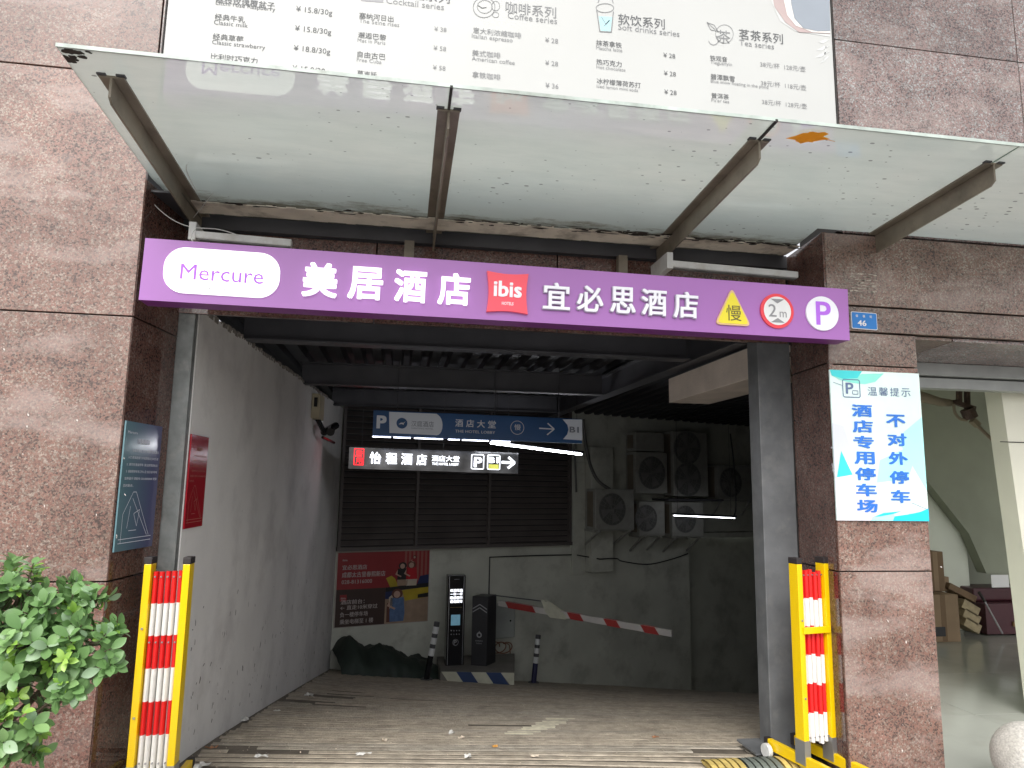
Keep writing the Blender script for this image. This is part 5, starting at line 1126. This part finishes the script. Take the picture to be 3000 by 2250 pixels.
part('ceiling', MB().prism(Fr((0, 0, 0), (1, 0, 0), (0, 1, 0)), [(3.14, 4.45), (11, 4.45), (11, 9), (5.7, 9)], 2.955, 3.1), CRM, rm); part('right_wall', MB().b(10.3, 10.5, 4.5, 9, 0, 3.2), GRD, rm)
wpf = Fr((0, 4.57, 0), (1, 0, 0)); part('wall_panel', MB().prism(wpf, [(wpf.at(2932, 1140)[0] - .06, 2.95), wpf.at(2932, 1140), wpf.at(3000, 1625), (wpf.at(3045, 1950)[0], 0), (6.2, 0), (6.2, 2.95)], -.15, 0), CRM, rm)
part('panel_joint', MB().b(4.41, 5.9, 4.562, 4.569, 1.98, 1.986), JOINT, rm)
ALU = mat('aluminium_rail', (.33, .34, .33), .4, metal=.3, var=.1, vscale=6)
sr = thing('shutter_rail', (3.3, 4.4, 2.36), 'grey metal shutter rail under the granite lintel on the right', 'shutter rail')
part('rail', MB().b(3.14, 7, 4.36, 4.46, 2.425, 2.515), ALU, sr, bevel=.003); part('rail', MB().b(3.14, 7, 4.40, 4.48, 2.34, 2.415), ALU, sr, bevel=.003); part('header', MB().b(3.14, 7, 4.465, 4.55, 2.35, 2.95), GRD, sr)
# gate operator hanging inside
gf = Fr((0, 5.2, 0), (1, 0, 0)); go = thing('gate_operator', gf.p(*gf.at(2830, 1240)), 'rusty hanging bracket with a long rod inside the open space', 'bracket')
RUST = mat('rusty_brown', (.075, .045, .035), .7, var=.3, vscale=20); TANB = mat('tan_cloth', (.24, .20, .14), .8, var=.2)
def gp(a, b, w, m_, nm, d=0, h=None): 
    A = gf.p(*gf.at(*a), d); B = gf.p(*gf.at(*b), d); part(nm, MB().beam(A, B, w, h or w, up=gf.n), m_, go, bevel=.002)
gp((2810, 1135), (2810, 1185), .035, RUST, 'hanger'); gp((2833, 1130), (2834, 1215), .035, RUST, 'hanger'); gp((2755, 1132), (2812, 1136), .02, TANB, 'top_bar'); gp((2788, 1178), (2850, 1198), .035, RUST, 'lever', .02)
P = [(2686, 1160), (2720, 1168), (2755, 1178), (2785, 1180)]; part('cloth_wrap', MB().tube([gf.p(*gf.at(*q)) for q in P], .05, 8, r2=.03), TANB, go, smooth=True)
part('motor', MB().tube([gf.p(*gf.at(2822, 1200), .04), gf.p(*gf.at(2834, 1226), .04)], .055, 14), RUST, go)
P = [(2786, 1185), (2790, 1210), (2805, 1228), (2825, 1232)]; part('strap', MB().tube(smoothpts([gf.p(*gf.at(*q), .03) for q in P]), .012, 6), TANB, go)
gp((2836, 1232), (2855, 1248), .045, TANB, 'coupling', .04); part('rod', MB().tube([gf.p(*gf.at(2848, 1244), .04), gf.p(*gf.at(2975, 1365), .04)], .014, 8), mat('worn_rod', (.22, .17, .12), .5), go)
part('mount', MB().b(*(lambda q: (q[0] - .06, q[0] + .16))(gf.at(2815, 1132)), 5.17, 5.23, gf.at(2815, 1132)[1] - .01, 2.95), RUST, go)
# boxes, pallets, cabinet, paper, mop
CARD = mat('cardboard', (.30, .21, .13), .8, var=.1, vscale=4); CARD2 = mat('cardboard_dark', (.20, .13, .075), .8, var=.1); WOOD = mat('pallet_wood', (.38, .31, .19), .8, var=.2, vscale=15); MAR = mat('maroon_laminate', (.075, .02, .028), .35, var=.15)
bf = Fr((0, 7.05, 0), (1, 0, 0))
def boxat(x0, y0, x1, y1, fy, dep, m_, label, name='cardboard_box', cat='box', zfloor=None, taped=True):
    f = Fr((0, fy, 0), (1, 0, 0)); a = f.at(x0, y1); b = f.at(x1, y0); z0 = a[1] if zfloor is None else zfloor
    t_ = thing(name, (a[0], fy, z0), label, cat)
    part('box_body', MB().box(f, a[0], b[0], z0, b[1], -dep, 0), m_, t_, bevel=.006)
    if taped: part('tape', MB().box(f, (a[0] + b[0]) / 2 - .03, (a[0] + b[0]) / 2 + .03, z0 + .01, b[1] + .0015, -dep * .9, .0015), CARD2 if m_ is CARD else CARD, t_)
    return t_, a, b, z0
t1, a, b, z0 = boxat(2722, 1742, 2806, 1858, 7.0, .45, CARD, 'large worn cardboard box on the floor beside the granite pillar', zfloor=.005)
part('label_print', MB().flat(Fr((0, 7.0, 0), (1, 0, 0)), [(a[0] + .07, z0 + .06), (a[0] + .2, z0 + .06), (a[0] + .2, z0 + .16), (a[0] + .07, z0 + .16)], .002), PK, t1)
boxat(2722, 1616, 2762, 1742, 7.2, .25, CARD2, 'tall narrow brown carton standing on the large cardboard box', zfloor=b[1] + .003)
boxat(2762, 1690, 2780, 1742, 7.25, .2, CARD, 'small light carton beside the tall narrow carton', zfloor=b[1] + .003, taped=False)
for k, (x0, y0, x1, y1, m_) in enumerate(((2800, 1762, 2846, 1790, WOOD), (2803, 1788, 2848, 1815, WOOD), (2806, 1814, 2850, 1840, WOOD), (2760, 1712, 2838, 1752, CARD2))):
    f = Fr((0, 7.3 + .0 * k, 0), (1, 0, 0)); A = f.p(*f.at(x0, y0)); B = f.p(*f.at(x1, y1)); lab = ['upper pale slanted pallet board beside the cardboard box', 'middle pale slanted pallet board beside the cardboard box', 'lowest pale slanted pallet board beside the cardboard box', 'dark plank leaning above the pale pallet boards'][k]
    solo('pallet_board', MB().beam(A, B, .10 if k < 3 else .07, .22, up=f.n), m_, lab, 'board', 'slanted boards stacked by the cardboard boxes', bevel=.003)
cf = Fr((0, 7.25, 0), (1, 0, 0)); a = cf.at(2893, 1862); b = cf.at(2985, 1728); m2_ = cf.at(2985, 1768)
cabn = thing('maroon_cabinet', (a[0], 7.25, 0), 'dark maroon cabinet at the back of the open space on the right', 'cabinet')
part('body', MB().box(cf, a[0], a[0] + 2.2, .02, m2_[1], -.5, 0), MAR, cabn, bevel=.006); part('upper_body', MB().box(cf, a[0] + .0, a[0] + 1.0, m2_[1] + .004, b[1], -.5, -.15), MAR, cabn, bevel=.02)
part('handle', MB().box(cf, a[0] + .33, a[0] + .52, m2_[1] - .25, m2_[1] - .20, .001, .02), mat('brass_handle', (.25, .15, .06), .4), cabn)
for k in (1, 2): part('door_gap', MB().box(cf, a[0] + .28 * k * 1.6, a[0] + .28 * k * 1.6 + .006, .03, m2_[1] - .02, .0, .0015), PK, cabn)
f = Fr((0, 7.0, 0), (1, 0, 0)); a = f.at(2906, 1720); b = f.at(2954, 1684)
solo('paper_sheet', MB().box(Fr((0, 7.38, 0), (1, 0, 0)), *(lambda q, r: (q[0], r[0], q[1], r[1]))(Fr((0, 7.38, 0), (1, 0, 0)).at(2906, 1721), Fr((0, 7.38, 0), (1, 0, 0)).at(2954, 1684)), -.003, .0), WHITEP, 'white paper sheet above the maroon cabinet', 'paper')
f = Fr((0, 7.1, 0), (1, 0, 0)); A = f.p(*f.at(2885, 1762)); B = f.p(*f.at(2937, 1856)); A0_ = f.p(*f.at(2868, 1735)); B.z = max(B.z, .02)
mo = thing('mop_handle', B, 'thin mop handle leaning in front of the maroon cabinet', 'mop'); part('stick', MB().tube([B, A], .010, 8), CHR, mo); part('grip', MB().tube([A, A0_], .016, 8), BCAP, mo)
# stone ball
solo('stone_ball', MB().sphere((3.42, 3.52, .185), .185, 40, 24), mat('pale_granite_ball', (.50, .48, .44), .75, var=.25, vscale=90, bump=.5, bscale=120, dirt=(.25, .23, .19), dscale=5, damt=.6), 'pale stone ball bollard at the lower right corner', 'bollard', smooth=True)

# ================================================================== shrub lower left
def leafmat(nm, c1, c2):
    M = bpy.data.materials.new(nm); M.use_nodes = True; t = M.node_tree; p = t.nodes['Principled BSDF']; p.inputs['Roughness'].default_value = .32
    oi = N(t, 'ShaderNodeObjectInfo'); mx = N(t, 'ShaderNodeMix', data_type='RGBA'); mx.inputs['A'].default_value = (*c1, 1); mx.inputs['B'].default_value = (*c2, 1); t.links.new(oi.outputs['Random'], mx.inputs['Factor'])
    t.links.new(mx.outputs['Result'], p.inputs['Base Color'])
    tr = N(t, 'ShaderNodeBsdfTranslucent'); t.links.new(mx.outputs['Result'], tr.inputs[0]); ms = N(t, 'ShaderNodeMixShader'); ms.inputs[0].default_value = .22
    t.links.new(p.outputs[0], ms.inputs[1]); t.links.new(tr.outputs[0], ms.inputs[2]); t.links.new(ms.outputs[0], t.nodes['Material Output'].inputs[0]); return M
LG = leafmat('dark_green_leaf', (.14, .27, .09), (.27, .44, .17)); LY = leafmat('young_green_leaf', (.22, .42, .06), (.36, .55, .12)); LP = leafmat('pale_leaf', (.25, .38, .22), (.33, .46, .28))
def leafmesh(nm, m_, L=.056, w=.0155, fold=.25, curl=.012):
    V = []; n = 7
    for i in range(n + 1):
        t_ = i / n; ww = w * (math.sin(math.pi * min(1, t_ ** 1.35 * .98 + .02)) ** .75) * (1.0 if t_ < .97 else .3) ; z = -curl * t_ * t_
        V += [(-ww, L * t_, z + ww * fold), (0, L * t_, z), (ww, L * t_, z + ww * fold)]
    F = []
    for i in range(n): b = i * 3; F += [(b, b + 1, b + 4, b + 3), (b + 1, b + 2, b + 5, b + 4)]
    me = bpy.data.meshes.new(nm); me.from_pydata(V, [], F); me.materials.append(m_)
    for p in me.polygons: p.use_smooth = True
    return me
LM = [leafmesh('leaf', LG), leafmesh('leaf', LG, .062, .018, .15), leafmesh('leaf', LY, .05, .012, .4), leafmesh('leaf', LP, .058, .017, .2, .02)]
random.seed(3)
shp = thing('shrub', (-1.55, 2.85, 0), 'glossy green leafy shrub at the lower left in front of the granite pillar', 'shrub')
base = Vector((-1.55, 2.85, 0))
def shrub_pt(px, py, y): return ray(px, py, 1, y)
blobs = [(shrub_pt(-80, 1880, 2.95), .34, (1, .9, .85)), (shrub_pt(60, 1740, 2.85), .15, (1.1, 1, .75)), (shrub_pt(180, 1790, 2.85), .12, (1.1, 1, .7)), (shrub_pt(240, 1900, 2.8), .13, (1.2, 1, .6)),
         (shrub_pt(110, 1900, 2.8), .17, (1.1, 1, .85)), (shrub_pt(10, 1990, 2.85), .20, (1, 1, .8)), (shrub_pt(35, 2120, 2.75), .12, (1, 1, .8)), (shrub_pt(318, 1945, 2.75), .035, (1.3, 1, .6)), (shrub_pt(290, 1745, 2.8), .04, (1.3, 1, .6)), (shrub_pt(310, 1850, 2.78), .035, (1.3, 1, .6)), (shrub_pt(200, 2010, 2.76), .06, (1.2, 1, .6)), (shrub_pt(70, 2200, 2.75), .07, (1, 1, .7))]
leaves = []; stems = MB()
for c, r, sc_ in blobs:
    nr = int(50 * (r / .2) ** 1.8) + 3
    for k in range(nr):
        v = Vector((random.gauss(0, 1), random.gauss(0, 1) - .5, random.gauss(0, 1) + .25)).normalized(); rr0 = r * random.uniform(.55, 1.22)
        tip = c + Vector((v.x * sc_[0], v.y * sc_[1], v.z * sc_[2])) * rr0
        if tip.y > 3.55: continue
        stems.tube([c + (tip - c) * .3, c + (tip - c) * .7 + Vector((0, 0, -.015)), tip], .0022, 4, cap=False)
        axis = (v + Vector((0, -.1, .45))).normalized(); young = random.random() < .22
        nl = random.randint(6, 8)
        for q in range(nl):
            a = q * 2.4 + random.uniform(-.3, .3); el_ = .25 + .75 * random.random() if q > 2 else 1.0
            t1 = axis.orthogonal().normalized(); t2 = axis.cross(t1); out = (t1 * math.cos(a) + t2 * math.sin(a))
            d = (out * (.55 + .5 * (1 - q / nl)) + axis * (.35 + .7 * q / nl * .8)).normalized()
            side = d.cross(axis).normalized(); nrm = side.cross(d).normalized()
            pos = tip - axis * .028 * (1 - q / nl) * random.uniform(.6, 1.6)
            M = Matrix((side, d, nrm)).transposed().to_4x4(); s_ = random.uniform(.7, 1.12) * (.85 if young else 1)
            mi = 2 if young and random.random() < .8 else (3 if random.random() < .14 else random.choice((0, 0, 1)))
            leaves.append((pos, M, s_, mi))
def vis(pos):
    v = pos - EYE; z = v.dot(F_); return (1500 + FPX * v.dot(R_) / z, 1125 + FPX * v.dot(D_) / z, z)
sc2 = []
for L_ in leaves:
    x, y, z = vis(L_[0]); key = z + (5 if (x < -20 or y > 2270) else 0); sc2.append((key, L_))
sc2.sort(key=lambda q: q[0])
for k, (_, (pos, M, s_, mi)) in enumerate(sc2[:290]):
    o = bpy.data.objects.new('leaf', LM[mi]); COL.objects.link(o); o.parent = shp; o.matrix_local = Matrix.Translation(pos - base) @ M @ Matrix.Scale(s_, 4)
rest = [MB(), MB(), MB(), MB()]; allv = MB()
for _, (pos, M, s_, mi) in sc2[290:]:
    me = LM[mi]; T_ = Matrix.Translation(pos) @ M @ Matrix.Scale(s_, 4)
    allv.add([T_ @ v.co for v in me.vertices], [tuple(p.vertices) for p in me.polygons], {0: 0, 1: 0, 2: 1, 3: 2}[mi])
part('foliage', allv, [LG, LY, LP], shp, kind='stuff', smooth=True)
part('stems', stems, mat('brown_stem', (.10, .075, .05), .8), shp)
tk = MB()
for c, r, sc_ in blobs: tk.tube([(-1.75, 3.0, .0), (-1.72, 2.98, .35), c], .012, 6, r2=.006)
part('trunk', tk, mat('shrub_bark', (.12, .09, .06), .9), shp)
